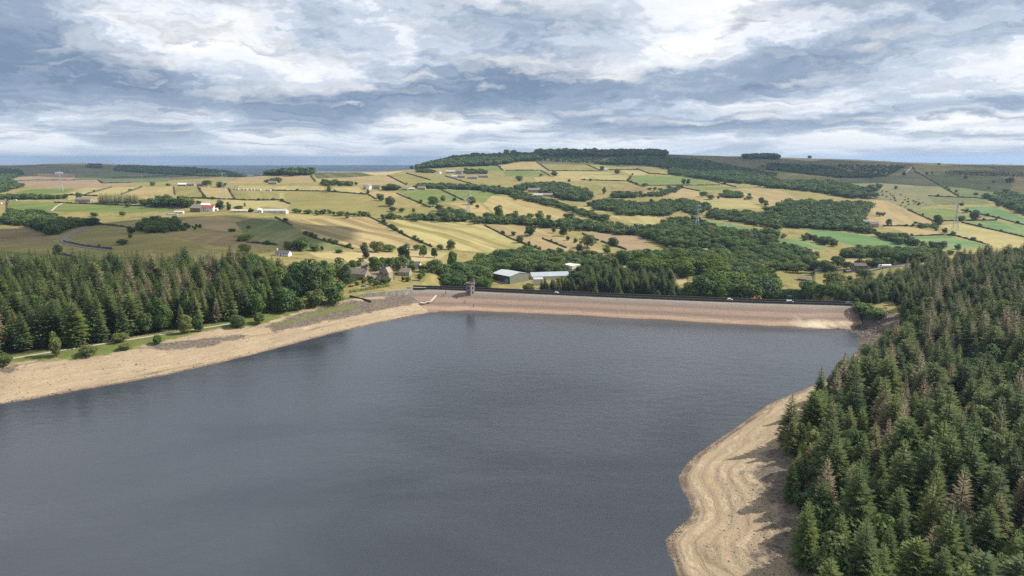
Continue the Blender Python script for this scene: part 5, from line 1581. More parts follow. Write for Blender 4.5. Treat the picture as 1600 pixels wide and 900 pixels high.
def works():
    rt = empty('works_shed', (-1.5, 693, WB), R(-48))
    L, D, h, rh = 27.0, 26.0, 14.6, 2.6
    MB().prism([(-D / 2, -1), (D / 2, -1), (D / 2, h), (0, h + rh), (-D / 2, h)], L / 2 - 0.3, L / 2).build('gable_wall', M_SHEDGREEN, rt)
    MB().box(-L / 2, L / 2 - 0.31, -D / 2 + 0.1, D / 2 - 0.1, -1, h - 0.05).build('wall', M_SHEDDARK, rt)  # darker than the gable: the long side's shade is in the colour
    for s in (-1, 1):
        for k in range(9):
            x0 = -L / 2 - 0.4 + k * (L + 0.8) / 9
            b = MB()
            y1 = s * (D / 2 + 0.5)
            b.add([(x0 + 0.04, 0.02 * s, h + rh + 0.25), (x0 + (L + 0.8) / 9 - 0.04, 0.02 * s, h + rh + 0.25), (x0 + (L + 0.8) / 9 - 0.04, y1, h + 0.1), (x0 + 0.04, y1, h + 0.1),
                   (x0 + 0.04, 0.02 * s, h + rh + 0.02), (x0 + (L + 0.8) / 9 - 0.04, 0.02 * s, h + rh + 0.02), (x0 + (L + 0.8) / 9 - 0.04, y1, h - 0.1), (x0 + 0.04, y1, h - 0.1)],
                  [(0, 1, 2, 3), (7, 6, 5, 4), (0, 3, 7, 4), (1, 5, 6, 2), (2, 6, 7, 3), (0, 4, 5, 1)])
            b.build('roof_panel', M_GREYROOF, rt)
    MB().box(6, 10.5, -D / 2 - 0.05, -D / 2 + 0.12, 3.0, 11.0).build('door', M_TEAL, rt)
    MB().box(L / 2 - 0.02, L / 2 + 0.12, -5, 1.5, -0.5, 6.2).build('door', M_SHEDDARK, rt)
    tag(rt, "large grey green shed with pale gabled roof behind the dam", 'shed', 'buildings of the water works')
    r2 = empty('works_hall', (39, 708, WB), R(10))
    gabled(r2, 40, 17, 10.5, 3.0, M_CREAM, M_BLUEROOF, 5, 0, True)
    tag(r2, "long hall with blue grey sloping roof behind the dam", 'hall', 'buildings of the water works')
    r3 = empty('works_tower', (64, 726, WB), R(-46))
    MB().box(-6.6, 6.6, -6.6, 6.6, -1, 14.6).build('wall', M_CREAM, r3)
    MB().box(-6.4, 6.4, -6.4, 6.4, 14.603, 15.2).build('dark_band', M_SHEDDARK, r3)
    MB().box(-6.7, 6.7, -6.7, 6.7, 15.203, 18.6).build('upper_wall', M_CREAM, r3)
    MB().box(-6.9, 6.9, -6.9, 6.9, 18.603, 19.0).build('roof_edge', M_WHITE, r3)
    for k in range(3):
        MB().box(-5 + k * 3.6, -3 + k * 3.6, -6.66, -6.5, 8, 10.5).build('window', M_GLASS, r3)
    tag(r3, "cream square tower block with dark band right of the works roofs", 'building', 'buildings of the water works')
    r4 = empty('works_office', (26, 676, WB), R(8))
    gabled(r4, 9, 7, 12.0, 1.2, M_CREAM, M_GREYROOF, 3, 0, True)
    tag(r4, "small cream building in front of the works hall", 'building', 'buildings of the water works')
    CLEAR.extend([(-1.5, 693, 20), (30, 706, 12), (48, 708, 12), (64, 726, 9), (26, 676, 7), (-10, 672, 12), (10, 668, 10), (36, 690, 13), (22, 690, 12), (52, 690, 12), (64, 710, 10)])


works()

# farms and barns of the countryside: (x0, x1, base, depth, h, ridge, turn, wall, roof, label)
FARMS = [
    (300, 317, 330.5, 11, 6, 4, -12, M_STONE_DK, M_SLATE, "old dark stone barn left of the red roofed barn", 'barn'),
    (320, 336, 329.5, 12, 5, 4, -6, M_WHITE, M_RED, "barn with bright red roof on the left farmland", 'barn'),
    (316, 328, 324.5, 9, 5, 2.4, 0, M_WHITE, M_WHITE_METAL, "white roofed shed right behind the red roofed barn", 'shed'),
    (335, 341, 329, 6, 3, 1.5, 0, M_WHITE, M_WHITE_METAL, "small white shed right of the red roofed barn", 'shed'),
    (273, 287, 333.5, 4, 3.0, 0.6, -3, M_WHITE_METAL, M_WHITE_METAL, "long white store trailer left of the red roofed farm", 'trailer'),
    (362, 388, 331.5, 8, 2.6, 1.4, -2, M_CREAM, M_CREAM, "long low cream shed between red farm and white house", 'shed'),
    (403, 410, 332, 6, 4, 2.5, 0, M_WHITE, M_WHITE_METAL, "small white house left of the long low shed", 'house'),
    (413, 449, 332.5, 12, 3.6, 2.2, -3, M_CREAM, M_GREYROOF, "long low cream shed with pale roof above the hay field", 'shed'),
    (279, 292, 290.5, 12, 4, 3, 0, M_STONE, M_WHITE_METAL, "white roofed barn of the ridge farm", 'barn'),
    (293, 304, 290.5, 12, 4.5, 3, 8, M_STONE, M_SLATE, "grey roofed barn in the middle of the ridge farm", 'barn'),
    (309, 317, 290.5, 9, 5, 3.4, 0, M_STONE, M_SLATE, "stone farmhouse at the right end of the ridge farm", 'house'),
    (120, 146, 315.5, 12, 5, 4, -10, M_STONE, M_SLATE, "grey stone barn left of the dark conifer belt", 'barn'),
    (420, 433, 288, 9, 4.5, 3.4, 0, M_STONE, M_SLATE, "cottage under the skyline copse", 'house'),
    (568.5, 574, 295.5, 8, 5.5, 3, -10, M_STONE, M_SLATE, "stone part left of the white gable in the farm row", 'house'),
    (573, 580, 295.5, 9, 7, 4, 82, M_WHITE, M_SLATE, "white gabled farmhouse in the farm row", 'house'),
    (580, 594, 295.5, 9, 5, 3.4, -4, M_STONE, M_SLATE_DK, "stone terrace right of the white gabled farmhouse", 'house'),
    (618, 625, 294.5, 9, 5, 3.2, -4, M_WHITE, M_SLATE, "pale house right of the round tree clump", 'house'),
    (628, 637, 297.2, 8, 3.4, 2.6, 0, M_STONE, M_SLATE, "low barn, first right of the tree clump", 'barn'),
    (639, 648, 297.2, 8, 3.0, 2.6, 0, M_STONE, M_GREYROOF, "low pale roofed barn in the right of the farm row", 'barn'),
    (653, 665, 296.5, 9, 4.5, 3.4, -6, M_STONE, M_SLATE, "stone barn at the right end of the farm row", 'barn'),
    (697, 711, 270.5, 12, 5, 3.6, 0, M_STONE, M_GREYROOF, "pale roofed barn at the top of the hamlet under the wooded hill", 'barn'),
    (712, 722, 271.5, 11, 5, 4, -10, M_STONE, M_SLATE_DK, "dark roofed house at the top of the hamlet under the wooded hill", 'house'),
    (684, 688.5, 271.5, 9, 6, 3, 80, M_WHITE, M_SLATE, "small white house left of the hamlet under the wooded hill", 'house'),
    (706, 716, 277.5, 11, 4, 3.4, -5, M_WHITE, M_GREYROOF, "white fronted house low in the hamlet under the wooded hill", 'house'),
    (716, 726, 277.8, 11, 5, 3.6, 5, M_STONE, M_SLATE, "stone house low in the hamlet under the wooded hill", 'house'),
    (731, 746, 279.5, 12, 5, 4, -5, M_STONE, M_SLATE, "stone barn in the right of the hamlet under the wooded hill", 'barn'),
    (748, 762, 277.5, 13, 6, 4, 10, M_STONE, M_SLATE, "largest stone barn at the right end of the hamlet", 'barn'),
    (825, 844, 300.5, 12, 6, 4, -6, M_STONE, M_SLATE, "upper stone house of the hamlet among the trees in the middle slope", 'house'),
    (834, 848, 308, 11, 4.5, 3.6, -4, M_STONE, M_GREYROOF, "lower pale roofed house of the hamlet on the middle slope", 'house'),
    (848, 863, 307, 10, 4.0, 3.4, 8, M_STONE, M_SLATE, "lower right stone house of the hamlet on the middle slope", 'house'),
    (944, 950, 267, 9, 5, 3, 0, M_WHITE, M_GREYROOF, "lone white house high on the slope below the plantation", 'house'),
    (1345, 1357, 352.5, 9, 5.5, 4, 30, M_STONE_DK, M_SLATE_DK, "dark gabled end of the grey farmhouse on the right slope", 'house'),
    (1356, 1371, 354.5, 8, 4.6, 3, -6, M_STONE, M_SLATE_DK, "long front of the grey farmhouse on the right slope", 'house'),
    (1333, 1351, 422, 8, 5, 2.4, -4, M_STONE_DK, M_STONE_DK, "dark stone barn beside the tanker road", 'barn'),
    (87, 98, 272, 14, 5, 4, 0, M_WHITE, M_WHITE_METAL, "white roofed barn on the far shaded moor side", 'barn'),
    (200, 222, 276.5, 16, 5, 5, 0, M_STONE, M_SLATE, "grey farm on the far shaded moor side", 'barn'),
]
for (x0, x1, yb, D, h, rh, rz, wl_, rf_, lab, cat) in FARMS:
    house({'house': 'farmhouse', 'barn': 'barn', 'shed': 'farm_shed', 'trailer': 'store_trailer'}[cat], x0, x1, yb, D, h, rh, rz, wl_, rf_, lab, cat, None, 2 if cat != 'house' else 3, 1 if cat == 'house' else 0, cat != 'trailer')


# ------------------------------------------------------------------ caravans, vans, cars
def car_parts(root, L, W, Hh, paint, kind):
    """side profile drawn across the width; wheels and glass as parts"""
    if kind == 'caravan':
        pr = [(-L / 2, 0.5), (L / 2, 0.5), (L / 2, 1.6), (L / 2 - 0.5, Hh), (-L / 2 + 0.3, Hh), (-L / 2, 1.5)]
        wx = (0.0,)
    elif kind == 'van':
        pr = [(-L / 2, 0.4), (L / 2, 0.4), (L / 2, 1.0), (L / 2 - 0.9, 1.25), (L / 2 - 1.5, Hh), (-L / 2, Hh)]
        wx = (-L * 0.3, L * 0.32)
    else:
        pr = [(-L / 2, 0.35), (L / 2, 0.35), (L / 2, 0.75), (L / 2 - 0.9, 0.92), (L / 2 - 1.5, Hh), (-L / 2 + 0.8, Hh), (-L / 2 + 0.1, 0.95)]
        wx = (-L * 0.3, L * 0.31)
    b = MB()
    n = len(pr)
    b.add([(x, -W / 2, z) for x, z in pr] + [(x, W / 2, z) for x, z in pr], [tuple(range(n)), tuple(range(2 * n - 1, n - 1, -1))] + [(i, n + i, n + (i + 1) % n, (i + 1) % n)[::-1] for i in range(n)])
    b.build('body', paint, root)
    for s in (-1, 1):
        y = s * (W / 2 + 0.012)
        z0, z1 = (0.95, Hh - 0.12) if kind == 'car' else (1.25, Hh - 0.5)
        xa, xb = (-L / 2 + 0.9, L / 2 - 1.6) if kind == 'car' else (-L * 0.3, L * 0.3)
        MB().box(xa, xb, y - 0.008, y + 0.008, z0, z1).build('window', M_GLASS, root)
        for x in wx:
            MB().bar((x, s * (W / 2 - 0.18), 0.32), (x, s * (W / 2 + 0.03), 0.32), 0.66, 12).build('wheel', M_RUBBER, root)
    if kind == 'caravan':
        MB().bar((L / 2, 0, 0.5), (L / 2 + 1.1, 0, 0.45), 0.12).build('tow_bar', M_STEEL, root)


def vehicle(name, pos, rz, L, W, Hh, paint, kind, label, cat, group=None):
    rt = empty(name, pos, rz)
    car_parts(rt, L, W, Hh, paint, kind)
    tag(rt, label, cat, group)
    CLEAR.append((pos[0], pos[1], L * 0.7))
    return rt


def onroad(px):
    """point on the dam's crest road below a picture column"""
    cr = np.array(DAM_CR)
    pxs = project(cr[:, 0], cr[:, 1], cr[:, 2])[0]
    x, y = np.interp(px, pxs, cr[:, 0]), np.interp(px, pxs, cr[:, 1])
    return x, y


ax_ang = math.atan2(DAM_AX[1], DAM_AX[0])
for px, d, paint, kind, L, Hh, lab, cat in (
        (1236, 3.6, M_CARWHITE, 'van', 5.2, 2.15, "white van driving along the dam crest road", 'van'),
        (1330, 6.4, M_CARBLUE, 'car', 4.3, 1.5, "blue grey car at the right end of the dam crest road", 'car'),
        (869, 3.4, M_CARWHITE, 'car', 4.4, 1.6, "white car on the dam crest road below the works", 'car'),
        (1142, 6.6, M_CARWHITE, 'car', 4.2, 1.55, "pale car on the dam crest road behind the far parapet", 'car')):
    x, y = onroad(px)
    vehicle('van' if kind == 'van' else 'car', (x + DAM_N[0] * d, y + DAM_N[1] * d, DAM_TOP + 0.02), ax_ang, L, 1.85, Hh, paint, kind, lab, cat)
for px, py, paint, lab in ((548, 448.5, M_CARRED, "dark red car parked at the hedge below the stone house"), (568, 448, M_CARBLUE, "blue grey car parked by the garden hedge"), (130.5, 352.5, M_CARRED, "small dark car on the country road bend")):
    p = hit(px, py)
    vehicle('car', (p[0], p[1], p[2] + 0.4 * (px < 200)), 0.3, 4.4, 1.8, 1.5, paint, 'car', lab, 'car')
# white tanker lorry on the valley road
pl = hit(1382, 419)
lz = empty('tanker_lorry', (pl[0], pl[1], pl[2] + 0.4), R(8))
tk = MB()
tk.bar((-3.6, 0, 2.15), (6.6, 0, 2.15), 2.75, 14)
tk.build('trailer', M_WHITE_METAL, lz)
cb = MB()
cb.add([(x, s * 1.2, z) for s in (-1, 1) for x, z in ((-6.6, 0.6), (-4.1, 0.6), (-4.1, 3.5), (-5.9, 3.6), (-6.6, 2.1))], [(0, 1, 2, 3, 4), (9, 8, 7, 6, 5)] + [(i, 5 + i, 5 + (i + 1) % 5, (i + 1) % 5)[::-1] for i in range(5)])
cbo = cb.build('cab', M_CARWHITE, lz)
MB().box(-6.3, -5.0, -1.23, -1.21, 2.1, 3.1).build('window', M_GLASS, cbo)
MB().box(-3.8, 6.5, -0.9, 0.9, 0.75, 1.0).build('chassis', M_STEEL, lz)
for x in (-5.6, -3.2, 3.4, 4.6, 5.8):
    for s in (-1, 1):
        MB().bar((x, s * 0.85, 0.5), (x, s * 1.22, 0.5), 1.0, 12).build('wheel', M_RUBBER, lz)
tag(lz, "white tanker lorry on the valley road beyond the dam's right end", 'lorry')
CLEAR.append((pl[0], pl[1], 9))
CLEAR.append((pl[0] - 4, pl[1] - 12, 9))
CLEAR.append((pl[0] - 7, pl[1] - 24, 8))
# caravans and vans at the farms
CARV = [(360, 296), (366, 296.3), (371, 296.5), (379, 297), (384, 297.2), (391, 297.2), (396, 297.5), (401, 297.8), (405.5, 298), (417, 298.2), (421, 298.4)]
for k, (px, py) in enumerate(CARV):
    p = hit(px, py)
    vehicle('caravan', p, rnd.uniform(-0.3, 0.3), 6.8, 2.5, 2.8, M_CARWHITE, 'caravan', "white caravan in the long row above the olive field, " + ORD[k], 'caravan', "caravans parked in a row above the olive field")
VANS = [(263, 336), (267.5, 336), (270.5, 336.2), (275, 336.3), (1.5, 319), (24, 313.5), (9, 312.5), (293, 293), (324, 293)]
VL = ["first white van in the yard left of the red roofed farm", "second white van in the yard left of the red roofed farm", "third white van in the yard left of the red roofed farm", "white van at the right of the yard by the store trailer",
      "white van at the left edge beside the green meadow", "white van on the lane above the green meadow", "white van parked near the left edge of the lane", "white horse box in front of the ridge farm", "white horse box right of the ridge farm"]
for (px, py), lab in zip(VANS, VL):
    p = hit(px, py)
    vehicle('van', p, rnd.uniform(-0.4, 0.4), 6.0, 2.2, 2.6, M_CARWHITE, 'van', lab, 'van', "white vans parked at the farms")
# turquoise container and the dark collapsed shed
pc = hit(1212, 440)
ct = empty('shipping_container', pc, R(-6))
MB().box(-4.3, 4.3, -1.25, 1.25, 0.15, 2.75).build('body', M_TEAL, ct)
for k in range(14):
    MB().box(-4.1 + k * 0.6, -3.8 + k * 0.6, -1.31, -1.253, 0.3, 2.6).build('rib', M_TEAL, ct)
MB().box(4.303, 4.36, -1.15, 1.15, 0.25, 2.65).build('door', M_TEAL, ct)
tag(ct, "turquoise steel container in the pasture beyond the dam", 'container')
CLEAR.append((pc[0], pc[1], 8))
CLEAR.append((pc[0] - 2, pc[1] - 10, 7))
ps = hit(1258, 438)
cs = empty('collapsed_shed', ps, R(-10))
MB().add([(-8, -4, -0.5), (7, -4, -0.5), (8, 4, -0.5), (-7, 4, -0.5), (-7.5, -3.4, 2.2), (5.5, -4.2, 0.9), (6, 3.4, 2.9), (-6, 3.6, 3.6)], [(3, 2, 1, 0), (4, 5, 6, 7), (0, 1, 5, 4), (1, 2, 6, 5), (2, 3, 7, 6), (3, 0, 4, 7)]).build('wall', M_STONE_DK, cs)
for k in range(7):
    x = -7.8 + k * 2.0
    z = 3.7 - k * 0.28 + rnd.uniform(-0.3, 0.3)
    MB().add([(x, -4.6, z - 1.3), (x + 1.9, -4.7, z - 1.5), (x + 1.9, 4.2, z + 0.2), (x, 4.1, z + 0.4), (x, -4.6, z - 1.15), (x + 1.9, -4.7, z - 1.35), (x + 1.9, 4.2, z + 0.35), (x, 4.1, z + 0.55)], [(3, 2, 1, 0), (4, 5, 6, 7), (0, 1, 5, 4), (1, 2, 6, 5), (2, 3, 7, 6), (3, 0, 4, 7)]).build('roof_sheet', M_STONE_DK, cs)
tag(cs, "dark half collapsed shed in the rubble pasture beyond the dam", 'shed')
CLEAR.append((ps[0], ps[1], 9))

# orange excavator behind the dam
xe, ye = onroad(1183)
ex = empty('excavator', (xe + DAM_N[0] * 13.0, ye + DAM_N[1] * 13.0, DAM_TOP - 1.7), R(20))
for s in (-1, 1):
    MB().prism([(s * 1.3 - 0.35, 0.1), (s * 1.3 + 0.35, 0.1), (s * 1.3 + 0.35, 1.0), (s * 1.3 - 0.35, 1.0)], -2.2, 2.2).build('track', M_RUBBER, ex)
MB().box(-2.2, 1.2, -1.3, 1.3, 1.1, 2.5).build('body', M_ORANGE, ex)
cbo = MB().box(0.0, 1.6, 0.1, 1.35, 1.15, 3.5).build('cab', M_ORANGE, ex)
MB().box(0.3, 1.64, 0.05, 1.39, 2.2, 3.3).build('window', M_GLASS, cbo)
MB().bar((1.2, -0.4, 1.8), (3.8, -0.4, 4.8), 0.6).build('boom', M_ORANGE, ex)
MB().bar((3.8, -0.4, 4.8), (5.6, -0.4, 2.6), 0.45).build('arm', M_ORANGE, ex)
MB().box(5.2, 6.3, -0.95, 0.15, 1.6, 2.7, 0.6).build('bucket', M_STEEL, ex)
tag(ex, "orange excavator standing behind the right half of the dam", 'excavator')
CLEAR.append((ex.location.x, ex.location.y, 9))
CLEAR.append((ex.location.x + 8, ex.location.y + 8, 8))


# ------------------------------------------------------------------ pylons
def pylon(px, py, hpx, label, rz):
    p = hit(px, py)
    H = hpx * mpp(p)
    H = min(max(H, 30), 52)
    rt = empty('lattice_pylon', p, rz)
    b, t1 = H * 0.085, H * 0.022
    zw = H * 0.60
    wz = lambda z: b + (t1 - b) * min(z / zw, 1.0) if z < zw else t1 * (1 - 0.5 * (z - zw) / (H - zw))
    for sx in (-1, 1):
        for sy in (-1, 1):
            m = MB()
            m.bar((sx * b, sy * b, -0.5), (sx * t1, sy * t1, zw), 0.62, 4, 0.42)
            m.bar((sx * t1, sy * t1, zw), (sx * t1 * 0.5, sy * t1 * 0.5, H), 0.42, 4, 0.25)
            m.build('leg', M_STEEL, rt)
    m = MB()
    zs = [0.03, 0.16, 0.28, 0.39, 0.49, 0.58, 0.66, 0.74, 0.82, 0.90]
    for z0, z1 in zip(zs[:-1], zs[1:]):
        z0, z1 = z0 * H, z1 * H
        a, c = wz(z0), wz(z1)
        for (x0, y0), (x1, y1) in (((-1, -1), (1, -1)), ((1, -1), (1, 1)), ((1, 1), (-1, 1)), ((-1, 1), (-1, -1))):
            m.bar((x0 * a, y0 * a, z0), (x1 * c, y1 * c, z1), 0.24, 3)
            m.bar((x1 * a, y1 * a, z0), (x0 * c, y0 * c, z1), 0.24, 3)
            m.bar((x0 * c, y0 * c, z1), (x1 * c, y1 * c, z1), 0.2, 3)
    m.build('bracing', M_STEEL, rt)
    for zf, wf in ((0.62, 0.15), (0.78, 0.19), (0.93, 0.13)):
        m = MB()
        z = zf * H
        c = wz(z)
        for s in (-1, 1):
            tip = (s * wf * H, 0, z + 0.01 * H)
            for sy in (-1, 1):
                m.bar((s * c, sy * c, z), tip, 0.34, 4, 0.2)
                m.bar((s * c, sy * c, z + 0.045 * H), tip, 0.30, 4, 0.2)
            m.bar((s * wf * H * 0.55, 0, z), (s * wf * H * 0.55, 0, z + 0.03 * H), 0.2, 3)
        a = m.build('cross_arm', M_STEEL, rt)
        for s in (-1, 1):
            MB().bar((s * wf * H, 0, z + 0.01 * H), (s * wf * H, 0, z - 0.055 * H), 0.28, 6).build('insulator', M_GLASS, a)
    tag(rt, label, 'pylon', 'lattice pylons crossing the farmland')
    CLEAR.append((p[0], p[1], 7))


pylon(96, 299, 31, "lattice pylon near the left edge, standing behind the roadside trees", 0.4)
pylon(350, 312, 44, "lattice pylon in the straw field behind the red roofed farm", 0.4)
pylon(732, 341, 43, "lattice pylon in the middle of the picture beside the oak belt", 0.3)
pylon(1089, 357, 37, "large lattice pylon standing in the valley wood", 0.1)
pylon(1492, 360, 46, "lattice pylon on the right hand slope above the plantation", -0.3)

# ------------------------------------------------------------------ valve tower, spillway and small works on the dam
cr_ = np.array(DAM_CR)
xt, yt = onroad(737)
vt = empty('valve_tower', (xt - DAM_N[0] * 4.2, yt - DAM_N[1] * 4.2, 7.4), R(-38))
a = 2.55
M_TOWER = simple('tower_stone', (0.24, 0.205, 0.175), 0.9, 0.3, 0.6, bump=0.5)
MB().box(-a, a, -a, a, -4.0, 9.4, 0.96).build('shaft', M_TOWER, vt)
MB().box(-a - 0.25, a + 0.25, -a - 0.25, a + 0.25, 9.403, 10.0).build('cornice', M_MASON, vt)
for k in range(4):
    for s in range(4):
        q = -a + 0.55 + s * 1.33
        x, y = ((q, -a), (q, a), (-a, q), (a, q))[k]
        if s < 4:
            MB().box(x - 0.42, x + 0.42, y - 0.42, y + 0.42, 10.003, 11.0).build('merlon', M_TOWER, vt)
tt_ = MB()
tt_.bar((a - 0.9, a - 0.9, 9.0), (a - 0.9, a - 0.9, 13.2), 2.9, 8)
to_ = tt_.build('stair_turret', M_TOWER, vt)
MB().bar((a - 0.9, a - 0.9, 13.2), (a - 0.9, a - 0.9, 15.0), 3.3, 8, 0.15).build('cap', M_MASON, to_)
for (x, y, w, dpt) in ((0, -a, 0.55, 0.08), (a, 0, 0.08, 0.55)):
    for z in (2.0, 5.6):
        MB().box(x - w, x + w, y - dpt, y + dpt, z, z + 1.9).build('window', M_GLASS, vt)
MB().box(-1.0, 1.0, a, a + 2.5, 3.2, 3.6).build('footbridge', M_MASON, vt)
tag(vt, "small castellated stone valve tower on the left part of the dam face", 'tower')

sb = empty('spillway_bridge', (crest[0][0], crest[0][1], DAM_TOP), R(-4))
MB().box(-2, 14, -1.2, 0.2, -6.5, 1.4).build('wall', M_MASON, sb)
for k in range(2):
    ar = MB()
    x0 = 1.2 + k * 6.2
    pts = [(x0, -6.0), (x0 + 4.6, -6.0)] + [(x0 + 2.3 + 2.3 * math.cos(q), -2.6 + 1.9 * math.sin(q)) for q in np.linspace(0, math.pi, 9)]
    n = len(pts)
    ar.add([(x, -1.26, z) for x, z in pts] + [(x, -1.203, z) for x, z in pts], [tuple(range(n))[::-1], tuple(range(n, 2 * n))] + [(i, (i + 1) % n, n + (i + 1) % n, n + i) for i in range(n)])
    ar.build('arch_shade', M_SHEDDARK, sb)  # dark sheet on the wall face, standing for the shade inside the opening
MB().box(-2.2, 14.2, -1.4, 0.4, 1.403, 1.6).build('coping', M_MASON_PALE, sb)
tag(sb, "dark stone spillway bridge at the left end of the dam", 'bridge')


def line_wall(name, pts, h, w, mat, label, base=-1.5, cat='wall'):
    ln = resample(pts, 2.5)
    b0 = np.array(ln[0])
    V, F = wall_mesh([p - b0 for p in ln], h, w, base, 0.02)
    o = link(name, mesh_np(name, V, F, mat, False))
    o.location = b0
    tag(o, label, cat)
    return o


line_wall('retaining_wall', [at_z(566, 465, 8.6), at_z(600, 461.5, 8.8), at_z(630, 458, 9.0), at_z(645, 456, 9.0)], 3.2, 1.0, M_MASON_PALE, "pale stained retaining wall left of the spillway bridge", -3.0)
line_wall('wing_wall', [at_z(547, 466.5, 7.6), at_z(562, 470, 6.6), at_z(574, 473, 6.0), at_z(580, 474.5, 5.6)], 2.8, 1.4, M_MASON, "dark wedge shaped wing wall at the spillway mouth", -3.2)
line_wall('parapet_end_wall', [at_z(1338, 477.6, DAM_TOP), at_z(1352, 478.5, DAM_TOP + 0.3)], 1.4, 0.6, M_MASON, "short dark wall at the right end of the dam crest")


def on_face(px, f):
    """point on the dam face below a column: f = 0 crest .. 1 water"""
    yc = np.interp(px, [q[0] for q in CREST_PX], [q[1] for q in CREST_PX])
    yw = np.interp(px, [q[0] for q in DAM_PX], [q[1] for q in DAM_PX])
    a_, b_ = at_z(px, yc, DAM_TOP), at_z(px, yw, 0.0)
    return a_ + (b_ - a_) * f


for k, (px, f, lab) in enumerate(((696.5, 0.20, "depth gauge post, topmost of the slanting line of posts on the dam face"), (692.5, 0.32, "depth gauge post, leftmost of the posts on the dam face"), (713.5, 0.42, "depth gauge post, third down of the posts on the dam face"), (726.5, 0.62, "depth gauge post, fourth down of the posts on the dam face"), (740, 0.82, "depth gauge post, lowest of the posts on the dam face"))):
    p = on_face(px, f)
    g = empty('gauge_post', p)
    MB().box(-0.22, 0.22, -0.12, 0.12, -0.5, 2.2).build('board', M_SHEDDARK, g)
    MB().box(-0.35, 0.35, -0.25, 0.25, -0.6, 0.15).build('foot', M_MASON, g)
    tag(g, lab, 'post', 'depth gauge posts on the dam face')


def hedge(name, pts, h, w, label, mat=None):
    ln = resample(pts, 0.8)
    V, F, tone = [], [], []
    b0 = np.array(ln[0])
    for p in ln:
        q = p - b0
        for k in range(14):
            c = q + np.array([rnd.uniform(-w, w) / 2, rnd.uniform(-w, w) / 2, rnd.uniform(0.1, h)])
            i = len(V)
            n_ = Vector((rnd.gauss(0, 1), rnd.gauss(0, 1) - 0.4, rnd.gauss(0, 1) + 0.6)).normalized()
            s_ = n_.orthogonal().normalized()
            t_ = n_.cross(s_)
            sz = rnd.uniform(0.25, 0.5)
            for (u_, v_) in ((-1, -0.7), (1, -0.5), (0.2, 1)):
                V.append(tuple(Vector(c) + s_ * u_ * sz + t_ * v_ * sz))
                tone.append(rnd.random())
            F.append((i, i + 1, i + 2))
    o = link(name, tri_mesh(name, V, F, tone, mat or M_LEAF))
    o.location = b0
    tag(o, label, 'hedge')
    return o


gh = [hit(x, y) for x, y in ((546, 458), (560, 455.5), (580, 452), (600, 449), (608, 447))]
hedge('garden_hedge', gh, 2.2, 2.2, "long clipped garden hedge below the stone houses")
GB = [(553, 441, 5, 'broad'), (558, 446, 4, 'lime'), (563, 438, 4, 'lime'), (575, 439, 5, 'broad'), (580, 444, 5, 'broad'), (588, 446, 5, 'broad'), (594, 444, 4.5, 'lime'), (601, 444, 6, 'lime'), (606, 441, 5, 'broad'), (548, 443, 5, 'broad'), (567, 444, 4, 'broad'), (570, 441, 5, 'yellow'), (638, 440, 5, 'broad'), (656, 438, 7, 'broad'), (660, 434, 7, 'broad'), (630, 438, 4, 'broad')]
FAM['yellow'] = []
M_GOLD = leaf_mat('golden_leaves', [(0.30, 0.24, 0.02), (0.34, 0.25, 0.03)], 0.2)
for cm, tm in FAM['lime'][:1]:
    c2 = cm.copy()
    c2.materials.clear()
    c2.materials.append(M_GOLD)
    FAM['yellow'].append((c2, tm))
for k, (px, py, h, fam) in enumerate(sorted(GB)):
    p = hit(px, py)
    add_tree(fam, p[0], p[1], h, h * 1.15, ("golden yellow bush in the garden of the stone houses" if fam == 'yellow' else "garden bush between the hedge and the stone houses, " + ORD[k]), None if fam == 'yellow' else "garden bushes of the stone houses", 'bush', True)
pb = [on_face(657, 0.62), on_face(664, 0.66), on_face(669, 0.58), on_face(672, 0.62), on_face(682, 0.30)]
M_ = ribbon('silt_slab_path', [p + np.array([0, 0, 0.3]) for p in resample(pb, 1.5)], 1.8, 0.1, M_SILT, None, True)
tag(M_, kind='structure')
# a few loose dark stones on the beaches
def rock(seed, s):
    r = random.Random(seed)
    V, F = [], []
    for i in range(4):
        for j in range(6):
            e = -1.2 + i * 0.8
            aa = j * 1.047 + r.uniform(-0.2, 0.2)
            q = math.cos(e) * r.uniform(0.75, 1.2)
            V.append((q * math.cos(aa) * s, q * math.sin(aa) * s * 0.8, math.sin(e) * 0.55 * s * r.uniform(0.8, 1.1)))
    for i in range(3):
        for j in range(6):
            F.append((i * 6 + j, i * 6 + (j + 1) % 6, i * 6 + 6 + (j + 1) % 6, i * 6 + 6 + j))
    return V, F + [(18, 19, 20, 21), (18, 21, 22, 23), (3, 2, 1, 0), (5, 4, 3, 0)]


def stones(name, cnt, pick, smin, smax, mat):
    RV = [rock(900 + i, 1.0) for i in range(6)]
    V, F = [], []
    for k in range(cnt):
        x, y = pick()
        v, f = RV[k % 6]
        s = rnd.uniform(smin, smax) * (1.8 if rnd.random() < 0.06 else 1)
        z = float(gz(x, y))
        a_ = rnd.uniform(0, 6.28)
        ca, sa = math.cos(a_), math.sin(a_)
        b0 = len(V)
        V += [(x + (p[0] * ca - p[1] * sa) * s, y + (p[0] * sa + p[1] * ca) * s, z + (p[2] + 0.1) * s) for p in v]
        F += [tuple(b0 + i for i in q) for q in f]
    o = link(name, mesh_np(name, V, F, mat, False))
    return tag(o, kind='stuff')


M_ROCK = simple('shore_stones', (0.17, 0.135, 0.115), 0.9, 0.5, 0.12)


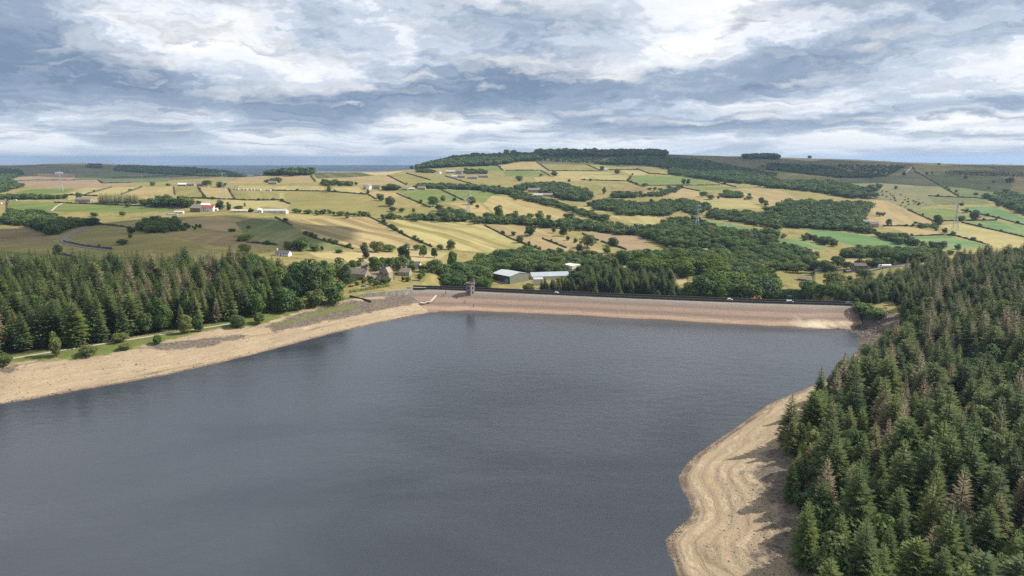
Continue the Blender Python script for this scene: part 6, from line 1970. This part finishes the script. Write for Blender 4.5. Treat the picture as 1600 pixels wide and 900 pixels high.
def pick_right():
    while True:
        i = rnd.randint(1, len(right_sh) - 6)
        ax_, ay_ = right_sh[i]
        bx_, by_ = right_sh[i - 1]
        t_ = rnd.random()
        x, y = ax_ + (bx_ - ax_) * t_, ay_ + (by_ - ay_) * t_
        o_ = rnd.choice((rnd.uniform(0.2, 3), rnd.uniform(12, 50), rnd.uniform(24, 48)))
        x, y = x + o_ * 0.85, y - o_ * 0.5
        if not bool(inside(np.array(x), np.array(y), water_poly)):
            return x, y


def pick_abut():
    p = at_z(rnd.uniform(1300, 1385), rnd.uniform(492, 523), 4.0)
    return p[0], p[1]


def pick_left():
    i = rnd.randint(3, len(left_sh) - 1)
    ax_, ay_ = left_sh[i]
    bx_, by_ = left_sh[i - 1]
    t_ = rnd.random()
    o_ = rnd.choice((rnd.uniform(0.2, 3), rnd.uniform(3, 50)))
    dx_, dy_ = ax_ - bx_, ay_ - by_
    L_ = math.hypot(dx_, dy_)
    return ax_ - dx_ * t_ - dy_ / L_ * o_, ay_ - dy_ * t_ + dx_ / L_ * o_


stones('shore_stones', 6500, pick_right, 0.07, 0.24, M_ROCK)
stones('abutment_rubble', 1500, pick_abut, 0.35, 0.9, M_ROCK)
stones('beach_stones', 1100, pick_left, 0.15, 0.45, M_ROCK)
# ------------------------------------------------------------------ planting: the nearest trees one by one, the rest as masses
cl = np.array([(c[0], c[1], c[2]) for c in CLEAR])


road_lines = [[(p[0], p[1]) for p in trace(4, [(560, 772), (620, 772), (690, 758), (800, 742)], False, 3)], [(p[0], p[1]) for p in trace(1, [(540, 495), (450, 545), (395, 580), (450, 608), (700, 642)], False, 3)]]
TX, TY = np.array([t['x'] for t in TREES]), np.array([t['y'] for t in TREES])
bad = np.zeros(len(TREES), bool)
for c in CLEAR:
    bad |= np.hypot(TX - c[0], TY - c[1]) < c[2]
for rl in road_lines:
    bad |= seg_dist(TX, TY, rl) < 6
live = []
for t, no in zip(TREES, bad):
    if no and not t['must']:
        continue
    px, py = project(t['x'], t['y'], t['z'] + t['h'] * 0.6)
    t['px'], t['py'] = float(px), float(py)
    if px < -150 or px > 1750 or py > 1080:
        continue
    t['app'] = t['h'] / t['y']
    t['infr'] = -5 < px < 1605 and py < 930
    live.append(t)

single, mass = [], []
for nm in sorted(set(t['name'] for t in live)):
    ts = [t for t in live if t['name'] == nm]
    ts.sort(key=lambda t: (not (t['must']), not t['infr'], -t['app']))
    k = 0
    for t in ts:
        if k < 298 and (t['must'] or t['infr']):
            single.append(t)
            k += 1
        else:
            mass.append(t)


shared = {}
for t in single:
    if not t['must']:
        shared.setdefault(t['label'], []).append(t)
for lab, ts in shared.items():
    if len(ts) < 5:
        continue
    xs, ys = np.array([t['px'] for t in ts]), np.array([t['y'] for t in ts])
    q1, q2, qm = np.quantile(xs, 0.34), np.quantile(xs, 0.67), np.median(ys)
    for t in ts:
        where = ('left' if t['px'] < q1 else ('middle' if t['px'] < q2 else 'right')) + (' front' if t['y'] < qm else ' back')
        if len(lab.split()) <= 14:
            t['label'] = '%s, %s' % (lab, where)


def tree_object(t):
    vs = FAM[t['fam']]
    cm, tm = vs[int(t['rot'] * 1000) % len(vs)]
    rt = empty(t['name'], (t['x'], t['y'], t['z'] - 0.1), t['rot'])
    broad = t['fam'] not in ('spruce', 'dying', 'spruce_far')
    sw = t['w'] / (0.86 if broad else 0.37)
    rt.scale = (sw, sw * rnd.uniform(0.9, 1.1), t['h'] / (0.98 if broad else 1.0))
    rt.rotation_euler = (rnd.uniform(-0.03, 0.03), rnd.uniform(-0.03, 0.03), t['rot'])
    c = bpy.data.objects.new(uname('crown'), cm)
    COL.objects.link(c)
    c.parent = rt
    k = bpy.data.objects.new(uname('trunk'), tm)
    COL.objects.link(k)
    k.parent = rt
    tag(rt, t['label'], 'bush' if 'bush' in t['name'] else 'tree', t['group'])


for t in single:
    tree_object(t)

# sources of the masses: one joined mesh per variant, in a collection of their own
SRC = {}


def source(fam):
    if fam in SRC:
        return SRC[fam]
    col = bpy.data.collections.new('source_' + fam)
    for i, (cm, tm) in enumerate(FAM[fam]):
        nv = len(cm.vertices)
        V = np.empty(nv * 3, np.float32)
        cm.vertices.foreach_get('co', V)
        tv = np.array([v.co[:] for v in tm.vertices], np.float32)
        F = [tuple(p.vertices) for p in cm.polygons] + [tuple(nv + q for q in p.vertices) for p in tm.polygons]
        me = bpy.data.meshes.new('%s_%d' % (fam, i))
        me.from_pydata(np.concatenate([V.reshape(-1, 3), tv]).tolist(), [], F)
        me.materials.append(cm.materials[0])
        me.materials.append(M_BARK)
        me.polygons.foreach_set('material_index', np.array([0] * len(cm.polygons) + [1] * len(tm.polygons), np.int32))
        tn = np.zeros(nv, np.float32)
        cm.attributes['tone'].data.foreach_get('value', tn)
        at = me.attributes.new('tone', 'FLOAT', 'POINT')
        at.data.foreach_set('value', np.concatenate([tn, np.zeros(len(tv), np.float32)]))
        me.update()
        ob = bpy.data.objects.new('%s_%d' % (fam, i), me)
        col.objects.link(ob)
    SRC[fam] = col
    return col


def gn_tree(fam):
    ng = bpy.data.node_groups.new('plant_' + fam, 'GeometryNodeTree')
    ng.interface.new_socket('Geometry', in_out='INPUT', socket_type='NodeSocketGeometry')
    ng.interface.new_socket('Geometry', in_out='OUTPUT', socket_type='NodeSocketGeometry')
    N = ng.nodes
    gi, go = N.new('NodeGroupInput'), N.new('NodeGroupOutput')
    ci = N.new('GeometryNodeCollectionInfo')
    ci.inputs['Collection'].default_value = source(fam)
    ci.inputs['Separate Children'].default_value = True
    ci.inputs['Reset Children'].default_value = True
    ip = N.new('GeometryNodeInstanceOnPoints')
    ip.inputs['Pick Instance'].default_value = True
    atts = {}
    for nm, ty in (('rot', 'FLOAT_VECTOR'), ('scl', 'FLOAT_VECTOR'), ('idx', 'INT')):
        a_ = N.new('GeometryNodeInputNamedAttribute')
        a_.data_type = ty
        a_.inputs['Name'].default_value = nm
        atts[nm] = a_.outputs['Attribute']
    er = N.new('FunctionNodeEulerToRotation')
    lk = ng.links.new
    lk(atts['rot'], er.inputs[0])
    lk(gi.outputs[0], ip.inputs['Points'])
    lk(ci.outputs[0], ip.inputs['Instance'])
    lk(er.outputs[0], ip.inputs['Rotation'])
    lk(atts['scl'], ip.inputs['Scale'])
    lk(atts['idx'], ip.inputs['Instance Index'])
    lk(ip.outputs[0], go.inputs[0])
    return ng


def mass_object(name, ts, fam, label):
    if not ts:
        return
    me = bpy.data.meshes.new(name)
    me.vertices.add(len(ts))
    me.vertices.foreach_set('co', np.array([(t['x'], t['y'], t['z'] - 0.15) for t in ts], np.float32).ravel())
    broad = 'spruce' not in fam and fam != 'dying'
    sc = []
    for t in ts:
        sw = t['w'] / (0.86 if broad else 0.37)
        sc.append((sw, sw * rnd.uniform(0.9, 1.1), t['h'] / (0.98 if broad else 1.0)))
    for nm, ty, val in (('rot', 'FLOAT_VECTOR', [(0, 0, t['rot']) for t in ts]), ('scl', 'FLOAT_VECTOR', sc), ('idx', 'INT', [int(t['rot'] * 1000) % len(FAM[fam]) for t in ts])):
        a_ = me.attributes.new(nm, ty, 'POINT')
        a_.data.foreach_set('vector' if ty == 'FLOAT_VECTOR' else 'value', np.array(val, np.float32 if ty != 'INT' else np.int32).ravel())
    o = link(name, me)
    md = o.modifiers.new('plant', 'NODES')
    md.node_group = GN.setdefault(fam, None) or gn_tree(fam)
    GN[fam] = md.node_group
    tag(o, kind='stuff')
    o['label'] = label


GN = {}
groups = {}
for t in mass:
    f = t['fam']
    if f == 'broad' and t['y'] > 1000:
        f = 'broad_far'
    if f == 'spruce' and t['y'] > 900:
        f = 'spruce_far'
    side = 'left' if t['x'] < 0 and t['y'] < 640 else ('right' if t['y'] < 700 and t['x'] > 60 else 'valley')
    groups.setdefault((f, side), []).append(t)
NAMES = {'spruce': 'conifer_forest', 'spruce_far': 'conifer_forest', 'dying': 'dying_conifer_forest', 'broad': 'broadleaf_woods', 'broad_far': 'hillside_woods', 'lime': 'lime_green_woods'}
for (f, side), ts in sorted(groups.items()):
    mass_object(NAMES.get(f, 'woods'), ts, f, {'left': 'rest of the trees in the left bank plantation', 'right': 'rest of the trees on the right bank', 'valley': 'rest of the trees in the valley and on the hills'}[side])
print('TREES', len(live), 'single', len(single), 'mass', len(mass), {k: len(v) for k, v in groups.items()})

# ------------------------------------------------------------------ clouds overhead, out of the picture: they shade parts of the hills
def cloud_mat():
    m = bpy.data.materials.new('cloud_vapour')
    m.use_nodes = True
    t = NT(m.node_tree)
    pos = t.n('ShaderNodeNewGeometry').outputs['Position']
    n = t.noise(pos, 0.004, 5, 0.6)
    d = t.n('ShaderNodeBsdfDiffuse', {'Color': (0.9, 0.9, 0.92, 1)})
    tr = t.n('ShaderNodeBsdfTransparent', {'Color': (1, 1, 1, 1)})
    mx = t.n('ShaderNodeMixShader', {0: t.rng(n, 0.34, 0.54, 0.25, 0.72), 1: tr.outputs[0], 2: d.outputs[0]})
    t.n('ShaderNodeOutputMaterial', {'Surface': mx.outputs[0]})
    return m


M_CLOUD = cloud_mat()


def cloud(shade_x, shade_y, rx, ry, seed, label, alt=1150.0):
    """a flat bottomed heap of cloud whose shadow falls round a map point"""
    k = (alt - float(gz(shade_x, min(shade_y, 20000)))) / to_sun.z
    cx, cy = shade_x + to_sun.x * k, shade_y + to_sun.y * k
    r = random.Random(seed)
    nu, nv = 48, 16
    V, F = [], []
    for j in range(nv + 1):
        e = -math.pi / 2 + math.pi * j / nv
        for i in range(nu):
            a_ = 2 * math.pi * i / nu
            q = 1.0 + 0.55 * float(fbm(np.array(2.2 * math.cos(a_) + seed * 9.7), np.array(2.2 * math.sin(a_) + 1.3 * e), seed, 4))
            z = math.sin(e)
            V.append((rx * q * math.cos(e) * math.cos(a_), ry * q * math.cos(e) * math.sin(a_), (z * 150 if z > 0 else z * 45) * q))
    for j in range(nv):
        for i in range(nu):
            F.append((j * nu + i, j * nu + (i + 1) % nu, (j + 1) * nu + (i + 1) % nu, (j + 1) * nu + i))
    o = link('cloud', mesh_np('cloud', V, F, M_CLOUD))
    o.location = (cx, cy, alt)
    tag(o, kind='stuff')
    o['label'] = label


cloud(1650, 2350, 720, 620, 1, 'cloud shading the bare right hill')
cloud(820, 2700, 430, 330, 6, 'cloud shading the upper wood on the slope', 1500.0)
cloud(-430, 860, 230, 160, 2, 'cloud shading the pasture beyond the left plantation')
cloud(-2300, 3900, 1500, 800, 3, 'cloud shading the far left moor', 2600.0)
cloud(150, 3000, 750, 260, 4, 'cloud shading the wooded skyline hill', 1700.0)
cloud(-5500, 19000, 7500, 9000, 5, 'cloud deck shading the distant plain', 8200.0)

# ------------------------------------------------------------------ the air
m = bpy.data.materials.new('summer_haze')
m.use_nodes = True
t = NT(m.node_tree)
pv_ = t.n('ShaderNodeVolumePrincipled', {'Color': (0.48, 0.68, 0.98, 1), 'Density': 0.000048, 'Anisotropy': 0.2})
t.n('ShaderNodeOutputMaterial', {'Volume': pv_.outputs[0]})
hz = MB().box(-80000, 80000, -1500, 34000, -190, 196).build('haze', m)
tag(hz, kind='stuff')
